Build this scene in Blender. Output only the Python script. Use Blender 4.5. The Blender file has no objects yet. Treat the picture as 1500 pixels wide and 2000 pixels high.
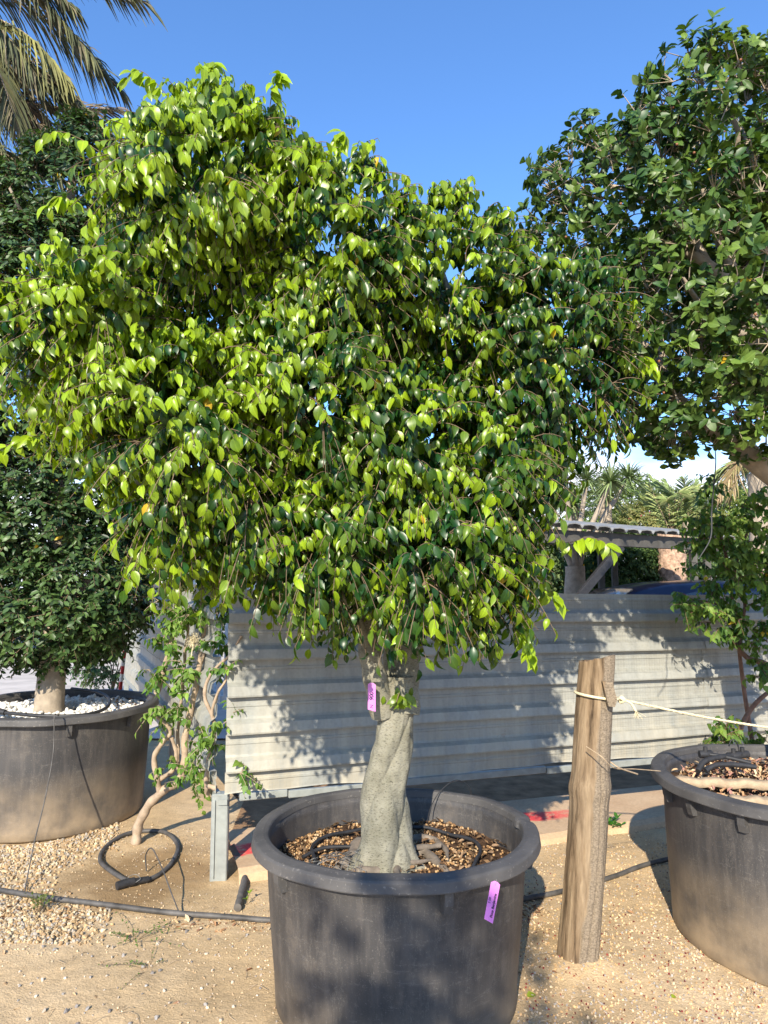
import bpy, math, random
import numpy as np
from mathutils import Vector, noise as mnoise

RNG = np.random.default_rng(11)
random.seed(5)
rad = math.radians
scene = bpy.context.scene
COL = scene.collection

# ------------------------------------------------------------------ camera
CAM_H, PITCH = 1.55, rad(6.0)
FPX = 1387.0
cam_d = bpy.data.cameras.new('camera')
cam = bpy.data.objects.new('camera', cam_d); COL.objects.link(cam)
cam.location = (0, 0, CAM_H)
cam.rotation_euler = (math.pi / 2 + PITCH, 0, 0)
cam_d.sensor_fit = 'VERTICAL'; cam_d.sensor_height = 36.0; cam_d.lens = FPX / 2000 * 36
cam_d.clip_start = 0.05; cam_d.clip_end = 2000
scene.camera = cam

# ------------------------------------------------------------------ light
SUN_AZ, SUN_EL = rad(13), rad(29)          # direction the shadows run (right of straight ahead), sun height
world = bpy.data.worlds.new('World'); scene.world = world; world.use_nodes = True
wn, wl = world.node_tree.nodes, world.node_tree.links
wn.clear()
w_out = wn.new('ShaderNodeOutputWorld'); w_bg = wn.new('ShaderNodeBackground')
sky = wn.new('ShaderNodeTexSky'); sky.sky_type = 'NISHITA'; sky.sun_disc = False
sky.sun_elevation = SUN_EL; sky.sun_rotation = SUN_AZ + math.pi
sky.air_density = 1.0; sky.dust_density = 0.4; sky.ozone_density = 2.5
w_bg.inputs['Strength'].default_value = 0.128
tint = wn.new('ShaderNodeMix'); tint.data_type = 'RGBA'; tint.blend_type = 'MULTIPLY'
tint.inputs['Factor'].default_value = 1.0; tint.inputs['B'].default_value = (0.80, 1.12, 1.46, 1)
wl.new(sky.outputs[0], tint.inputs['A'])
tc = wn.new('ShaderNodeTexCoord'); sep = wn.new('ShaderNodeSeparateXYZ'); wl.new(tc.outputs['Generated'], sep.inputs[0])
mp = wn.new('ShaderNodeMapping'); mp.inputs['Scale'].default_value = (3.0, 3.0, 9.0); mp.inputs['Location'].default_value = (0.4, 1.3, 0.55)
wl.new(tc.outputs['Generated'], mp.inputs[0])
cn = wn.new('ShaderNodeTexNoise'); cn.inputs['Scale'].default_value = 1.1; cn.inputs['Detail'].default_value = 8; cn.inputs['Roughness'].default_value = 0.5
wl.new(mp.outputs[0], cn.inputs[0])
band = wn.new('ShaderNodeMapRange'); band.inputs[1].default_value = 0.07; band.inputs[2].default_value = 0.20
band.inputs[3].default_value = 0.62; band.inputs[4].default_value = 0.0; wl.new(sep.outputs[2], band.inputs[0])
sm = wn.new('ShaderNodeMath'); sm.operation = 'ADD'; wl.new(cn.outputs[0], sm.inputs[0]); wl.new(band.outputs[0], sm.inputs[1])
cr = wn.new('ShaderNodeMapRange'); cr.inputs[1].default_value = 0.58; cr.inputs[2].default_value = 0.78
wl.new(sm.outputs[0], cr.inputs[0])
cmix = wn.new('ShaderNodeMix'); cmix.data_type = 'RGBA'; cmix.inputs['B'].default_value = (7.4, 7.8, 8.8, 1)
cb = wn.new('ShaderNodeMapRange'); cb.inputs[1].default_value = .16; cb.inputs[2].default_value = .24; cb.inputs[3].default_value = 1; cb.inputs[4].default_value = 0; wl.new(sep.outputs[2], cb.inputs[0])
cm_ = wn.new('ShaderNodeMath'); cm_.operation = 'MULTIPLY'; wl.new(cr.outputs[0], cm_.inputs[0]); wl.new(cb.outputs[0], cm_.inputs[1]); wl.new(cm_.outputs[0], cmix.inputs['Factor']); wl.new(tint.outputs['Result'], cmix.inputs['A'])
wl.new(cmix.outputs['Result'], w_bg.inputs['Color']); wl.new(w_bg.outputs[0], w_out.inputs[0])

sun_d = bpy.data.lights.new('sun', 'SUN'); sun_d.energy = 5.0; sun_d.angle = rad(0.53); sun_d.color = (1.0, 0.90, 0.74)
sun = bpy.data.objects.new('sun', sun_d); COL.objects.link(sun)
LD = Vector((math.sin(SUN_AZ) * math.cos(SUN_EL), math.cos(SUN_AZ) * math.cos(SUN_EL), -math.sin(SUN_EL)))
sun.rotation_euler = LD.to_track_quat('-Z', 'Y').to_euler(); sun.location = (-3, -6, 8)
vs = scene.view_settings; vs.view_transform = 'Standard'; vs.look = 'None'; vs.gamma = 1; vs.exposure = 0.82; vs.use_curve_mapping = False
try:
    scene.display_settings.display_device = 'sRGB'
except Exception:
    pass
scene.cycles.max_bounces = 6; scene.cycles.diffuse_bounces = 3; scene.cycles.glossy_bounces = 3
scene.cycles.transmission_bounces = 4; scene.cycles.transparent_max_bounces = 6
scene.cycles.use_denoising = True

# ------------------------------------------------------------------ survey helpers (measured points of the place)
CP, SP = math.cos(PITCH), math.sin(PITCH)
def ray(px, py):
    x = px - 750.0; d = py - 1000.0
    return np.array([x, FPX * CP + d * SP, FPX * SP - d * CP])
def P(px, py, Y):
    r = ray(px, py); return np.array([0, 0, CAM_H]) + r * (Y / r[1])
def G(px, py, z=0.0):
    r = ray(px, py); return np.array([0, 0, CAM_H]) + r * ((z - CAM_H) / r[2])

# ------------------------------------------------------------------ mesh helpers
def unit(v):
    v = np.asarray(v, float); n = np.linalg.norm(v, axis=-1, keepdims=True); return v / np.maximum(n, 1e-9)

class MB:
    def __init__(self):
        self.v, self.l, self.t, self.m, self.c, self.n = [], [], [], [], [], 0
    def add(self, V, F, mat=0, col=None):
        """V (n,3); F list/array of faces (same length each) ; """
        V = np.asarray(V, float).reshape(-1, 3); F = np.asarray(F, dtype=np.int64)
        self.v.append(V); self.l.append((F + self.n).ravel()); self.t.append(np.full(len(F), F.shape[1]))
        self.m.append(np.full(len(F), mat))
        c = np.ones((len(V), 4))
        if col is not None: c[:, :np.shape(col)[-1]] = col
        self.c.append(c); self.n += len(V)
    def poly(self, V, faces, mat=0, col=None):
        """faces of mixed length"""
        base = self.n; V = np.asarray(V, float).reshape(-1, 3)
        c = np.ones((len(V), 4))
        if col is not None: c[:, :np.shape(col)[-1]] = col
        self.v.append(V); self.c.append(c); self.n += len(V)
        for f in faces:
            self.l.append(np.array(f) + base); self.t.append(np.array([len(f)])); self.m.append(np.array([mat]))
    def data(self):
        return (np.concatenate(self.v), np.concatenate(self.l), np.concatenate(self.t), np.concatenate(self.m), np.concatenate(self.c))

MATS = {}
def wloc(o):
    L = np.zeros(3)
    while o is not None:
        L += np.array(o.location); o = o.parent
    return L

def obj(name, mb, mats, parent=None, origin=None, smooth=True, label=None, cat=None, group=None, kind=None, colattr=False):
    V, L, T, M, C = mb.data()
    me = bpy.data.meshes.new(name)
    if parent is not None: og = wloc(parent)
    elif origin is not None: og = np.asarray(origin, float)
    else:
        mn, mx = V.min(0), V.max(0); og = np.array([(mn[0] + mx[0]) / 2, (mn[1] + mx[1]) / 2, mn[2]])
    me.vertices.add(len(V)); me.vertices.foreach_set('co', (V - og).astype(np.float32).ravel())
    me.loops.add(len(L)); me.loops.foreach_set('vertex_index', L.astype(np.int32))
    me.polygons.add(len(T)); st = np.concatenate([[0], np.cumsum(T)[:-1]])
    me.polygons.foreach_set('loop_start', st.astype(np.int32)); me.polygons.foreach_set('loop_total', T.astype(np.int32))
    me.polygons.foreach_set('material_index', M.astype(np.int32))
    me.polygons.foreach_set('use_smooth', np.full(len(T), bool(smooth)))
    if not isinstance(mats, (list, tuple)): mats = [mats]
    for m in mats: me.materials.append(m)
    if colattr:
        a = me.color_attributes.new('tone', 'FLOAT_COLOR', 'POINT'); a.data.foreach_set('color', C.astype(np.float32).ravel())
    me.update(calc_edges=True); me.validate(clean_customdata=False)
    o = bpy.data.objects.new(name, me); COL.objects.link(o)
    if parent is not None: o.parent = parent
    else: o.location = og
    tag(o, label, cat, group, kind)
    return o
def tag(o, label=None, cat=None, group=None, kind=None):
    if label: o['label'] = label
    if cat: o['category'] = cat
    if group: o['group'] = group
    if kind: o['kind'] = kind
    return o
def empty(name, loc, label, cat, group=None):
    o = bpy.data.objects.new(name, None); COL.objects.link(o); o.location = tuple(loc); o.empty_display_size = 0.1
    return tag(o, label, cat, group)

def spline(pts, n=8):
    """catmull-rom through control points"""
    p = np.asarray(pts, float); p = np.vstack([2 * p[0] - p[1], p, 2 * p[-1] - p[-2]])
    out = []
    for i in range(1, len(p) - 2):
        for k in range(n):
            t = k / n
            out.append(0.5 * ((2 * p[i]) + (-p[i - 1] + p[i + 1]) * t + (2 * p[i - 1] - 5 * p[i] + 4 * p[i + 1] - p[i + 2]) * t * t
                              + (-p[i - 1] + 3 * p[i] - 3 * p[i + 1] + p[i + 2]) * t ** 3))
    out.append(p[-2]); return np.array(out)

def tubes(mb, Pn, Rn, sides=6, mat=0, closed=False, cap=True, col=None):
    """many tubes at once: Pn (N,K,3), Rn (N,K)"""
    Pn = np.asarray(Pn, float); Rn = np.asarray(Rn, float)
    if Pn.ndim == 2: Pn = Pn[None]
    N, K = Pn.shape[:2]
    Rn = np.broadcast_to(Rn if Rn.ndim == 2 else Rn.reshape(1, -1) if Rn.ndim == 1 else np.full((N, K), float(Rn)), (N, K))
    T = np.gradient(Pn, axis=1) if not closed else np.roll(Pn, -1, 1) - np.roll(Pn, 1, 1)
    T = unit(T)
    a = np.where(np.abs(T[:, 0, 2:3]) > 0.9, np.array([[1.0, 0, 0]]), np.array([[0, 0, 1.0]]))
    u = unit(np.cross(a, T[:, 0])); U = np.zeros_like(Pn); U[:, 0] = u
    for k in range(1, K):
        u = u - T[:, k] * np.sum(u * T[:, k], 1, keepdims=True); u = unit(u); U[:, k] = u
    W = np.cross(T, U)
    an = np.arange(sides) * 2 * math.pi / sides
    ring = U[:, :, None] * np.cos(an)[None, None, :, None] + W[:, :, None] * np.sin(an)[None, None, :, None]
    V = Pn[:, :, None] + ring * Rn[:, :, None, None]
    base = (np.arange(N) * K * sides)[:, None, None]
    kk = np.arange(K if closed else K - 1)[None, :, None]; ss = np.arange(sides)[None, None, :]
    k2 = (kk + 1) % K; s2 = (ss + 1) % sides
    F = np.stack([base + kk * sides + ss, base + kk * sides + s2, base + k2 * sides + s2, base + k2 * sides + ss], -1).reshape(-1, 4)
    mb.add(V.reshape(-1, 3), F, mat, col)
    if cap and not closed and N < 50:
        for i in range(N):
            mb.add(V[i, 0], [list(range(sides))[::-1]], mat, col); mb.add(V[i, -1], [list(range(sides))], mat, col)

def tube(mb, pts, r, sides=8, mat=0, n=8, closed=False):
    pts = np.asarray(pts, float)
    S = spline(pts, n) if n > 1 else pts
    r = np.atleast_1d(np.asarray(r, float))
    R = np.interp(np.linspace(0, 1, len(S)), np.linspace(0, 1, len(r)), r) if len(r) > 1 else np.full(len(S), r[0])
    tubes(mb, S, R, sides, mat, closed)
    return S, R

def box(mb, c, s, mat=0, ax=None, bevel=0.0):
    """box centre c, full size s, axes ax (3x3 rows)"""
    ax = np.eye(3) if ax is None else np.asarray(ax, float)
    c = np.asarray(c, float); h = np.asarray(s, float) / 2; b = min(bevel, h.min() * 0.45)
    if b <= 0:
        v = np.array([[x, y, z] for x in (-1, 1) for y in (-1, 1) for z in (-1, 1)]) * h
        mb.add(c + v @ ax, [[0, 1, 3, 2], [4, 6, 7, 5], [0, 4, 5, 1], [2, 3, 7, 6], [0, 2, 6, 4], [1, 5, 7, 3]], mat); return
    V, idx = [], {}
    for x in (-1, 1):
        for y in (-1, 1):
            for z in (-1, 1):
                for k in range(3):
                    q = h - b; q = q.copy(); q[k] = h[k]
                    idx[(x, y, z, k)] = len(V); V.append(np.array([x, y, z]) * q)
    F = []
    cy = [(-1, -1), (1, -1), (1, 1), (-1, 1)]
    for k in range(3):
        for s in (-1, 1):
            f = []
            for (p, q) in cy:
                t = [0, 0, 0]; t[k] = s; t[(k + 1) % 3] = p; t[(k + 2) % 3] = q; f.append(idx[(*t, k)])
            F.append(f if s > 0 else f[::-1])
    for k in range(3):
        i, j = (k + 1) % 3, (k + 2) % 3
        for p in (-1, 1):
            for q in (-1, 1):
                t0 = [0, 0, 0]; t0[i] = p; t0[j] = q; t1 = list(t0); t0[k] = -1; t1[k] = 1
                f = [idx[(*t0, i)], idx[(*t1, i)], idx[(*t1, j)], idx[(*t0, j)]]
                F.append(f if p * q < 0 else f[::-1])
    for x in (-1, 1):
        for y in (-1, 1):
            for z in (-1, 1):
                f = [idx[(x, y, z, 0)], idx[(x, y, z, 1)], idx[(x, y, z, 2)]]
                F.append(f if x * y * z > 0 else f[::-1])
    mb.poly(c + np.array(V) @ ax, F, mat)

def lathe(mb, prof, c, seg=96, mat=0, closed_prof=False, rfun=None, zfun=None):
    prof = np.asarray(prof, float); K = len(prof); an = np.arange(seg) * 2 * math.pi / seg
    R = np.repeat(prof[:, 0:1], seg, 1); Z = np.repeat(prof[:, 1:2], seg, 1); A = np.repeat(an[None], K, 0)
    if rfun is not None: R = R * rfun(A, Z)
    if zfun is not None: Z = Z + zfun(A, R)
    V = np.stack([c[0] + R * np.cos(A), c[1] + R * np.sin(A), c[2] + Z], -1).reshape(-1, 3)
    F = []
    for k in range(K if closed_prof else K - 1):
        k2 = (k + 1) % K
        for s in range(seg):
            s2 = (s + 1) % seg; F.append([k * seg + s, k * seg + s2, k2 * seg + s2, k2 * seg + s])
    mb.add(V, F, mat)

def inst(mb, TV, TF, pos, scale, mat=0, col=None, rot=True):
    """scatter a small template with random turn"""
    N = len(pos); scale = np.asarray(scale, float)
    if scale.ndim == 1: scale = np.repeat(scale[:, None], 3, 1)
    q = unit(RNG.normal(size=(N, 4))); w, x, y, z = q.T
    R = np.stack([1 - 2 * (y * y + z * z), 2 * (x * y - z * w), 2 * (x * z + y * w), 2 * (x * y + z * w), 1 - 2 * (x * x + z * z), 2 * (y * z - x * w),
                  2 * (x * z - y * w), 2 * (y * z + x * w), 1 - 2 * (x * x + y * y)], -1).reshape(N, 3, 3)
    if rot == 'z':
        a = RNG.uniform(0, 6.283, N); R = np.zeros((N, 3, 3)); R[:, 0, 0] = np.cos(a); R[:, 0, 1] = -np.sin(a); R[:, 1, 0] = np.sin(a); R[:, 1, 1] = np.cos(a); R[:, 2, 2] = 1
    V = np.einsum('nij,nkj->nki', R, TV[None] * scale[:, None, :]) + np.asarray(pos)[:, None]
    F = (np.asarray(TF)[None] + (np.arange(N) * len(TV))[:, None, None]).reshape(-1, len(TF[0]))
    C = None if col is None else np.repeat(np.asarray(col), len(TV), axis=0)
    mb.add(V.reshape(-1, 3), F, mat, C)

_ph = (1 + 5 ** .5) / 2
ICO_V = unit(np.array([[-1, _ph, 0], [1, _ph, 0], [-1, -_ph, 0], [1, -_ph, 0], [0, -1, _ph], [0, 1, _ph], [0, -1, -_ph], [0, 1, -_ph], [_ph, 0, -1], [_ph, 0, 1], [-_ph, 0, -1], [-_ph, 0, 1]]))
ICO_F = [[0, 11, 5], [0, 5, 1], [0, 1, 7], [0, 7, 10], [0, 10, 11], [1, 5, 9], [5, 11, 4], [11, 10, 2], [10, 7, 6], [7, 1, 8], [3, 9, 4], [3, 4, 2], [3, 2, 6], [3, 6, 8], [3, 8, 9], [4, 9, 5], [2, 4, 11], [6, 2, 10], [8, 6, 7], [9, 8, 1]]
def ico2():
    V = [tuple(v) for v in ICO_V]; F = []; mid = {}
    def m(a, b):
        k = (min(a, b), max(a, b))
        if k not in mid:
            v = (np.array(V[a]) + np.array(V[b])); v /= np.linalg.norm(v); mid[k] = len(V); V.append(tuple(v))
        return mid[k]
    for a, b, c in ICO_F:
        ab, bc, ca = m(a, b), m(b, c), m(c, a); F += [[a, ab, ca], [b, bc, ab], [c, ca, bc], [ab, bc, ca]]
    return np.array(V), F
ICO2_V, ICO2_F = ico2()
def stone_template(seed, flat=0.6):
    r = np.random.default_rng(seed); V = ICO_V * (1 + r.uniform(-.28, .22, (12, 1))); V = V * np.array([1, .8, flat]); return V

# ------------------------------------------------------------------ materials
class NT:
    def __init__(self, name):
        self.m = bpy.data.materials.new(name); self.m.use_nodes = True
        self.n, self.l = self.m.node_tree.nodes, self.m.node_tree.links
        self.b = self.n['Principled BSDF']; self.out = self.n['Material Output']
        self.tc = self.n.new('ShaderNodeTexCoord')
    def link(self, a, b): self.l.new(a, b)
    def noise(self, scale=5, detail=4, rough=.55, stretch=None, coord='Object', dist=0):
        nd = self.n.new('ShaderNodeTexNoise'); nd.inputs['Scale'].default_value = scale; nd.inputs['Detail'].default_value = detail
        nd.inputs['Roughness'].default_value = rough; nd.inputs['Distortion'].default_value = dist
        src = self.tc.outputs[coord]
        if stretch is not None:
            mp = self.n.new('ShaderNodeMapping'); mp.inputs['Scale'].default_value = stretch; self.link(src, mp.inputs[0]); src = mp.outputs[0]
        self.link(src, nd.inputs['Vector']); return nd.outputs[0]
    def voro(self, scale=20, feature='F1', stretch=None, out=0):
        nd = self.n.new('ShaderNodeTexVoronoi'); nd.inputs['Scale'].default_value = scale; nd.feature = feature
        src = self.tc.outputs['Object']
        if stretch is not None:
            mp = self.n.new('ShaderNodeMapping'); mp.inputs['Scale'].default_value = stretch; self.link(src, mp.inputs[0]); src = mp.outputs[0]
        self.link(src, nd.inputs['Vector']); return nd.outputs[out]
    def ramp(self, fac, stops):
        r = self.n.new('ShaderNodeValToRGB'); e = r.color_ramp.elements
        while len(e) < len(stops): e.new(0.5)
        for el, (p, c) in zip(e, stops):
            el.position = p; el.color = (*c, 1) if hasattr(c, '__len__') else (c, c, c, 1)
        self.link(fac, r.inputs[0]); return r.outputs[0]
    def mix(self, fac, a, b, mode='MIX'):
        m = self.n.new('ShaderNodeMix'); m.data_type = 'RGBA'; m.blend_type = mode
        for s, v in (('Factor', fac), ('A', a), ('B', b)):
            if isinstance(v, (int, float)): m.inputs[s].default_value = v if s == 'Factor' else (v, v, v, 1)
            elif isinstance(v, tuple): m.inputs[s].default_value = (*v, 1)
            else: self.link(v, m.inputs[s])
        return m.outputs['Result']
    def math(self, op, a, b=0.0, clamp=False):
        m = self.n.new('ShaderNodeMath'); m.operation = op; m.use_clamp = clamp
        for i, v in ((0, a), (1, b)):
            if isinstance(v, (int, float)): m.inputs[i].default_value = v
            else: self.link(v, m.inputs[i])
        return m.outputs[0]
    def sep(self, coord='Object'):
        s = self.n.new('ShaderNodeSeparateXYZ'); self.link(self.tc.outputs[coord], s.inputs[0]); return s.outputs
    def mapr(self, v, a, b, c=0., d=1.):
        m = self.n.new('ShaderNodeMapRange'); self.link(v, m.inputs[0])
        for i, x in enumerate((a, b, c, d)): m.inputs[i + 1].default_value = x
        return m.outputs[0]
    def bump(self, h, strength=.3, dist=.01):
        b = self.n.new('ShaderNodeBump'); b.inputs['Strength'].default_value = strength; b.inputs['Distance'].default_value = dist
        self.link(h, b.inputs['Height']); self.link(b.outputs[0], self.b.inputs['Normal']); return b.outputs[0]
    def set(self, color=None, rough=None, metal=None, spec=None):
        if color is not None:
            if isinstance(color, tuple): self.b.inputs['Base Color'].default_value = (*color, 1)
            else: self.link(color, self.b.inputs['Base Color'])
        if rough is not None:
            if isinstance(rough, (int, float)): self.b.inputs['Roughness'].default_value = rough
            else: self.link(rough, self.b.inputs['Roughness'])
        if metal is not None: self.b.inputs['Metallic'].default_value = metal
        if spec is not None: self.b.inputs['Specular IOR Level'].default_value = spec
        return self

def leaf_mat(name, rough=.34, trans=.35, spec=.5, tcol=(1.5, 1.6, .6)):
    t = NT(name); a = t.n.new('ShaderNodeAttribute'); a.attribute_name = 'tone'
    mid = t.mapr(a.outputs['Alpha'], 0.0, 0.16, 1.0, 0.0)
    light = t.mix(1.0, a.outputs['Color'], (1.7, 1.6, 1.7), 'MULTIPLY')
    c = t.mix(t.math('MULTIPLY', mid, .55), a.outputs['Color'], light)
    n = t.noise(38, 3); c = t.mix(.35, c, t.ramp(n, [(.3, .65), (.7, 1.3)]), 'MULTIPLY')
    t.set(c, rough, 0, spec)
    tr = t.n.new('ShaderNodeBsdfTranslucent'); t.link(t.mix(1.0, c, tcol, 'MULTIPLY'), tr.inputs[0])
    ms = t.n.new('ShaderNodeMixShader'); ms.inputs[0].default_value = trans
    t.link(t.b.outputs[0], ms.inputs[1]); t.link(tr.outputs[0], ms.inputs[2]); t.link(ms.outputs[0], t.out.inputs[0])
    return t.m

def simple(name, color, rough=.6, metal=0, var=.25, scale=12, bump=0.15, spec=.4, dist=.004):
    t = NT(name); n = t.noise(scale, 5)
    c = t.mix(1.0, color, t.ramp(n, [(.3, 1 - var), (.7, 1 + var)]), 'MULTIPLY')
    t.set(c, rough, metal, spec)
    if bump: t.bump(t.noise(scale * 4, 5), bump, dist)
    return t.m

M_leaf = leaf_mat('glossy_fig_leaf', .33, .30, .42, (1.6, 1.6, .5))
M_leaf2 = leaf_mat('leathery_leaf', .42, .2, .35)
M_leaf3 = leaf_mat('soft_leaf', .5, .35, .3)
M_leaf4 = leaf_mat('palm_leaflet', .5, .15, .3, (1.2, 1.2, .8))
M_twig = simple('twig_bark', (.15, .105, .065), .85)
M_pale_bark = simple('pale_bark', (.32, .265, .20), .85, scale=18, bump=.5)
M_cane = simple('bougainvillea_bark', (.33, .25, .175), .85, scale=25, bump=.5)
M_red_cane = simple('reddish_bark', (.2, .11, .075), .85, scale=25, bump=.4)

def mk_bark():
    t = NT('grey_fig_bark')
    n1 = t.noise(9, 6, .6); n2 = t.noise(85, 4, .75, (1, 1, 3.4)); n3 = t.noise(30, 5)
    base = t.ramp(n1, [(.25, (.12, .112, .08)), (.5, (.215, .205, .155)), (.75, (.31, .295, .235))])
    dash = t.ramp(n2, [(.38, .30), (.47, 1.0)])
    c = t.mix(.85, base, dash, 'MULTIPLY')
    c = t.mix(t.math('MULTIPLY', t.ramp(n3, [(.5, 0), (.75, 1)]), .16), c, (.15, .15, .08))
    t.set(c, .78, 0, .25)
    t.bump(t.math('ADD', t.math('MULTIPLY', n2, .6), t.noise(22, 6)), .55, .008); return t.m
M_bark = mk_bark()

M_root = simple('root_bark', (.17, .14, .11), .85, 0, .35, 30, .5)
def mk_plastic(name, dusty=.4, zbrown=0.28):
    t = NT(name)
    x, y, z = t.sep()
    sp = t.noise(190, 2, .5); sp2 = t.noise(36, 4, .6, (1, 1, .12)); big = t.noise(3.2, 5)
    base = t.ramp(big, [(.3, (.030, .029, .030)), (.7, (.062, .059, .058))])
    c = t.mix(t.math('MULTIPLY', t.ramp(sp2, [(.45, 0), (.75, 1)]), .30), base, (.15, .13, .115))
    c = t.mix(t.math('MULTIPLY', t.ramp(sp, [(.64, 0), (.72, 1)]), .22), c, (.30, .27, .23)); blot = t.ramp(t.noise(5, 8, .75), [(.55, 0), (.68, 1)]); c = t.mix(t.math('MULTIPLY', blot, .35), c, (.16, .135, .11))
    scr = t.noise(7, 8, .8, (1, 1, 6)); c = t.mix(t.math('MULTIPLY', t.ramp(scr, [(.60, 0), (.61, .9), (.625, 0)]), .6), c, (.24, .22, .2)); s2 = t.noise(4, 6, .8, (5, 5, 1)); c = t.mix(t.math('MULTIPLY', t.ramp(s2, [(.57, 0), (.58, .9), (.59, 0)]), .5), c, (.22, .2, .17))
    low = t.math('MULTIPLY', t.mapr(z, 0.0, zbrown, 1.0, 0.0), t.ramp(t.noise(7, 6), [(.25, .1), (.65, 1)]))
    c = t.mix(t.math('MULTIPLY', low, dusty, True), c, (.36, .27, .17))
    t.set(c, .52, 0, .5); t.bump(t.math('ADD', sp, t.noise(14, 5)), .18, .004); return t.m
M_plastic = mk_plastic('black_tub_plastic', .45, .2)
M_plastic_dusty = mk_plastic('dusty_tub_plastic', .95, .42)
def mk_rim():
    t = NT('scuffed_rim_plastic')
    base = t.ramp(t.noise(6, 6), [(.3, (.050, .048, .048)), (.7, (.095, .09, .086))])
    c = t.mix(t.math('MULTIPLY', t.ramp(t.noise(90, 3), [(.62, 0), (.72, 1)]), .4), base, (.28, .26, .23))
    t.set(c, .62, 0, .4); t.bump(t.noise(25, 6), .35, .005); return t.m
M_rim = mk_rim()

def mk_fence():
    t = NT('galvanised_sheet')
    big = t.noise(1.3, 6, .6); st = t.noise(9, 5, .6, (1, 1, .12)); sp = t.voro(55)
    base = t.ramp(big, [(.3, (.25, .26, .245)), (.7, (.35, .352, .315))])
    c = t.mix(.5, base, t.ramp(sp, [(.0, .86), (.7, 1.08)]), 'MULTIPLY')
    x, y, z = t.sep()
    low = t.mapr(z, 0.95, 0.1, 0.0, 1.0)
    beige = t.math('MULTIPLY', t.math('ADD', low, .15), t.ramp(st, [(.36, 0), (.58, 1)]), True)
    c = t.mix(t.math('MULTIPLY', beige, .8), c, (.48, .43, .325))
    rust = t.ramp(t.noise(5, 8, .7), [(.66, 0), (.72, 1)])
    c = t.mix(t.math('MULTIPLY', rust, .5), c, (.26, .17, .10)); c = t.mix(.35, c, t.ramp(t.noise(14, 4, .6, (1, 1, .07)), [(.35, .62), (.6, 1.15)]), 'MULTIPLY')
    t.set(c, .55, .1, .35); t.bump(t.noise(5, 5), .3, .03); return t.m
M_fence = mk_fence()
M_galv = simple('galvanised_post_steel', (.28, .30, .285), .5, .2, .15, 20, .1)

def mk_ground():
    t = NT('sandy_ground')
    a = t.noise(1.1, 8, .6); b = t.noise(9, 8, .65); f = t.noise(120, 4, .7)
    c = t.ramp(a, [(.3, (.46, .325, .175)), (.55, (.56, .41, .24)), (.75, (.63, .485, .31))])
    c = t.mix(.6, c, t.ramp(b, [(.3, .72), (.7, 1.2)]), 'MULTIPLY')
    c = t.mix(.7, c, t.ramp(f, [(.3, .66), (.52, 1.0), (.75, 1.28)]), 'MULTIPLY')
    wet = t.n.new('ShaderNodeTexNoise'); 
    v = t.n.new('ShaderNodeVectorMath'); v.operation = 'DISTANCE'; v.inputs[1].default_value = (-1.28, 4.0, 0)
    t.link(t.tc.outputs['Object'], v.inputs[0])
    w = t.ramp(t.math('ADD', t.math('MULTIPLY', v.outputs['Value'], 1.0), t.math('MULTIPLY', t.noise(3.5, 6), .7)), [(.62, .75), (.9, 0)])
    t.n.remove(wet)
    c = t.mix(w, c, (.22, .135, .06))
    t.set(c, .95, 0, .15)
    t.bump(t.math('ADD', t.math('MULTIPLY', f, .45), b), .7, .018); return t.m
M_ground = mk_ground()
def tone_mat(name, rough=.8, spec=.3, scale=60):
    t = NT(name); a = t.n.new('ShaderNodeAttribute'); a.attribute_name = 'tone'
    c = t.mix(.6, a.outputs['Color'], t.ramp(t.noise(scale, 4), [(.3, .7), (.7, 1.25)]), 'MULTIPLY')
    t.set(c, rough, 0, spec); t.bump(t.noise(scale * 2, 4), .3, .002); return t.m
M_tone = tone_mat('mixed_stone')
M_soil = simple('dark_soil', (.075, .045, .028), .95, 0, .5, 40, .8, .1, .01)
M_chips = tone_mat('bark_chips', .85, .2, 90)
M_black = simple('black_rubber', (.028, .028, .03), .5, 0, .3, 30, .1)
M_hose = simple('dusty_black_hose', (.075, .07, .065), .6, 0, .5, 14, .15)
M_grey_hose = simple('grey_flexible_conduit', (.10, .09, .08), .8, 0, .3, 20, .2)
M_white = simple('white_plastic', (.75, .74, .70), .5, 0, .08, 20, .05)
M_rope = simple('cream_rope_fibre', (.68, .60, .40), .85, 0, .25, 200, .5, .2)
M_wire = simple('thin_grey_wire', (.22, .22, .21), .5, .5, .2, 20, 0)
M_purple = simple('purple_plastic_tag', (.62, .20, .58), .4, 0, .06, 12, 0)
M_ink = simple('dark_ink', (.02, .01, .05), .6, 0, 0, 12, 0)
M_stick = simple('bleached_wood', (.36, .27, .175), .85, 0, .25, 30, .4)
def mk_conc():
    t = NT('sandy_concrete')
    x, y, z = t.sep()
    a = t.noise(2.2, 8, .6); c = t.ramp(a, [(.3, (.42, .28, .165)), (.7, (.56, .41, .26))])
    c = t.mix(.6, c, t.ramp(t.noise(60, 5, .7), [(.3, .75), (.7, 1.2)]), 'MULTIPLY')
    yy = t.math('ADD', y, t.math('MULTIPLY', t.math('SUBTRACT', t.noise(4, 6), .5), .22))
    m = t.math('MULTIPLY', t.ramp(t.mapr(yy, .0, 1.0), [(.17, 0), (.20, 1), (.33, 1), (.37, 0)]), t.ramp(t.noise(26, 6, .75), [(.34, .1), (.5, 1)]))
    gap = t.ramp(t.mapr(x, -1, 3.2), [(.02, 1), (.26, .9), (.30, .9), (.70, 1), (.76, .8), (.84, 0)])
    c = t.mix(t.math('MULTIPLY', m, t.math('MULTIPLY', gap, 1.0)), c, (.66, .045, .055))
    t.set(c, .9, 0, .2); t.bump(t.noise(50, 6), .4, .006); return t.m
M_conc = mk_conc()
M_pave = simple('pale_pavement', (.50, .45, .40), .9, 0, .2, 3, .3)
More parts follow.
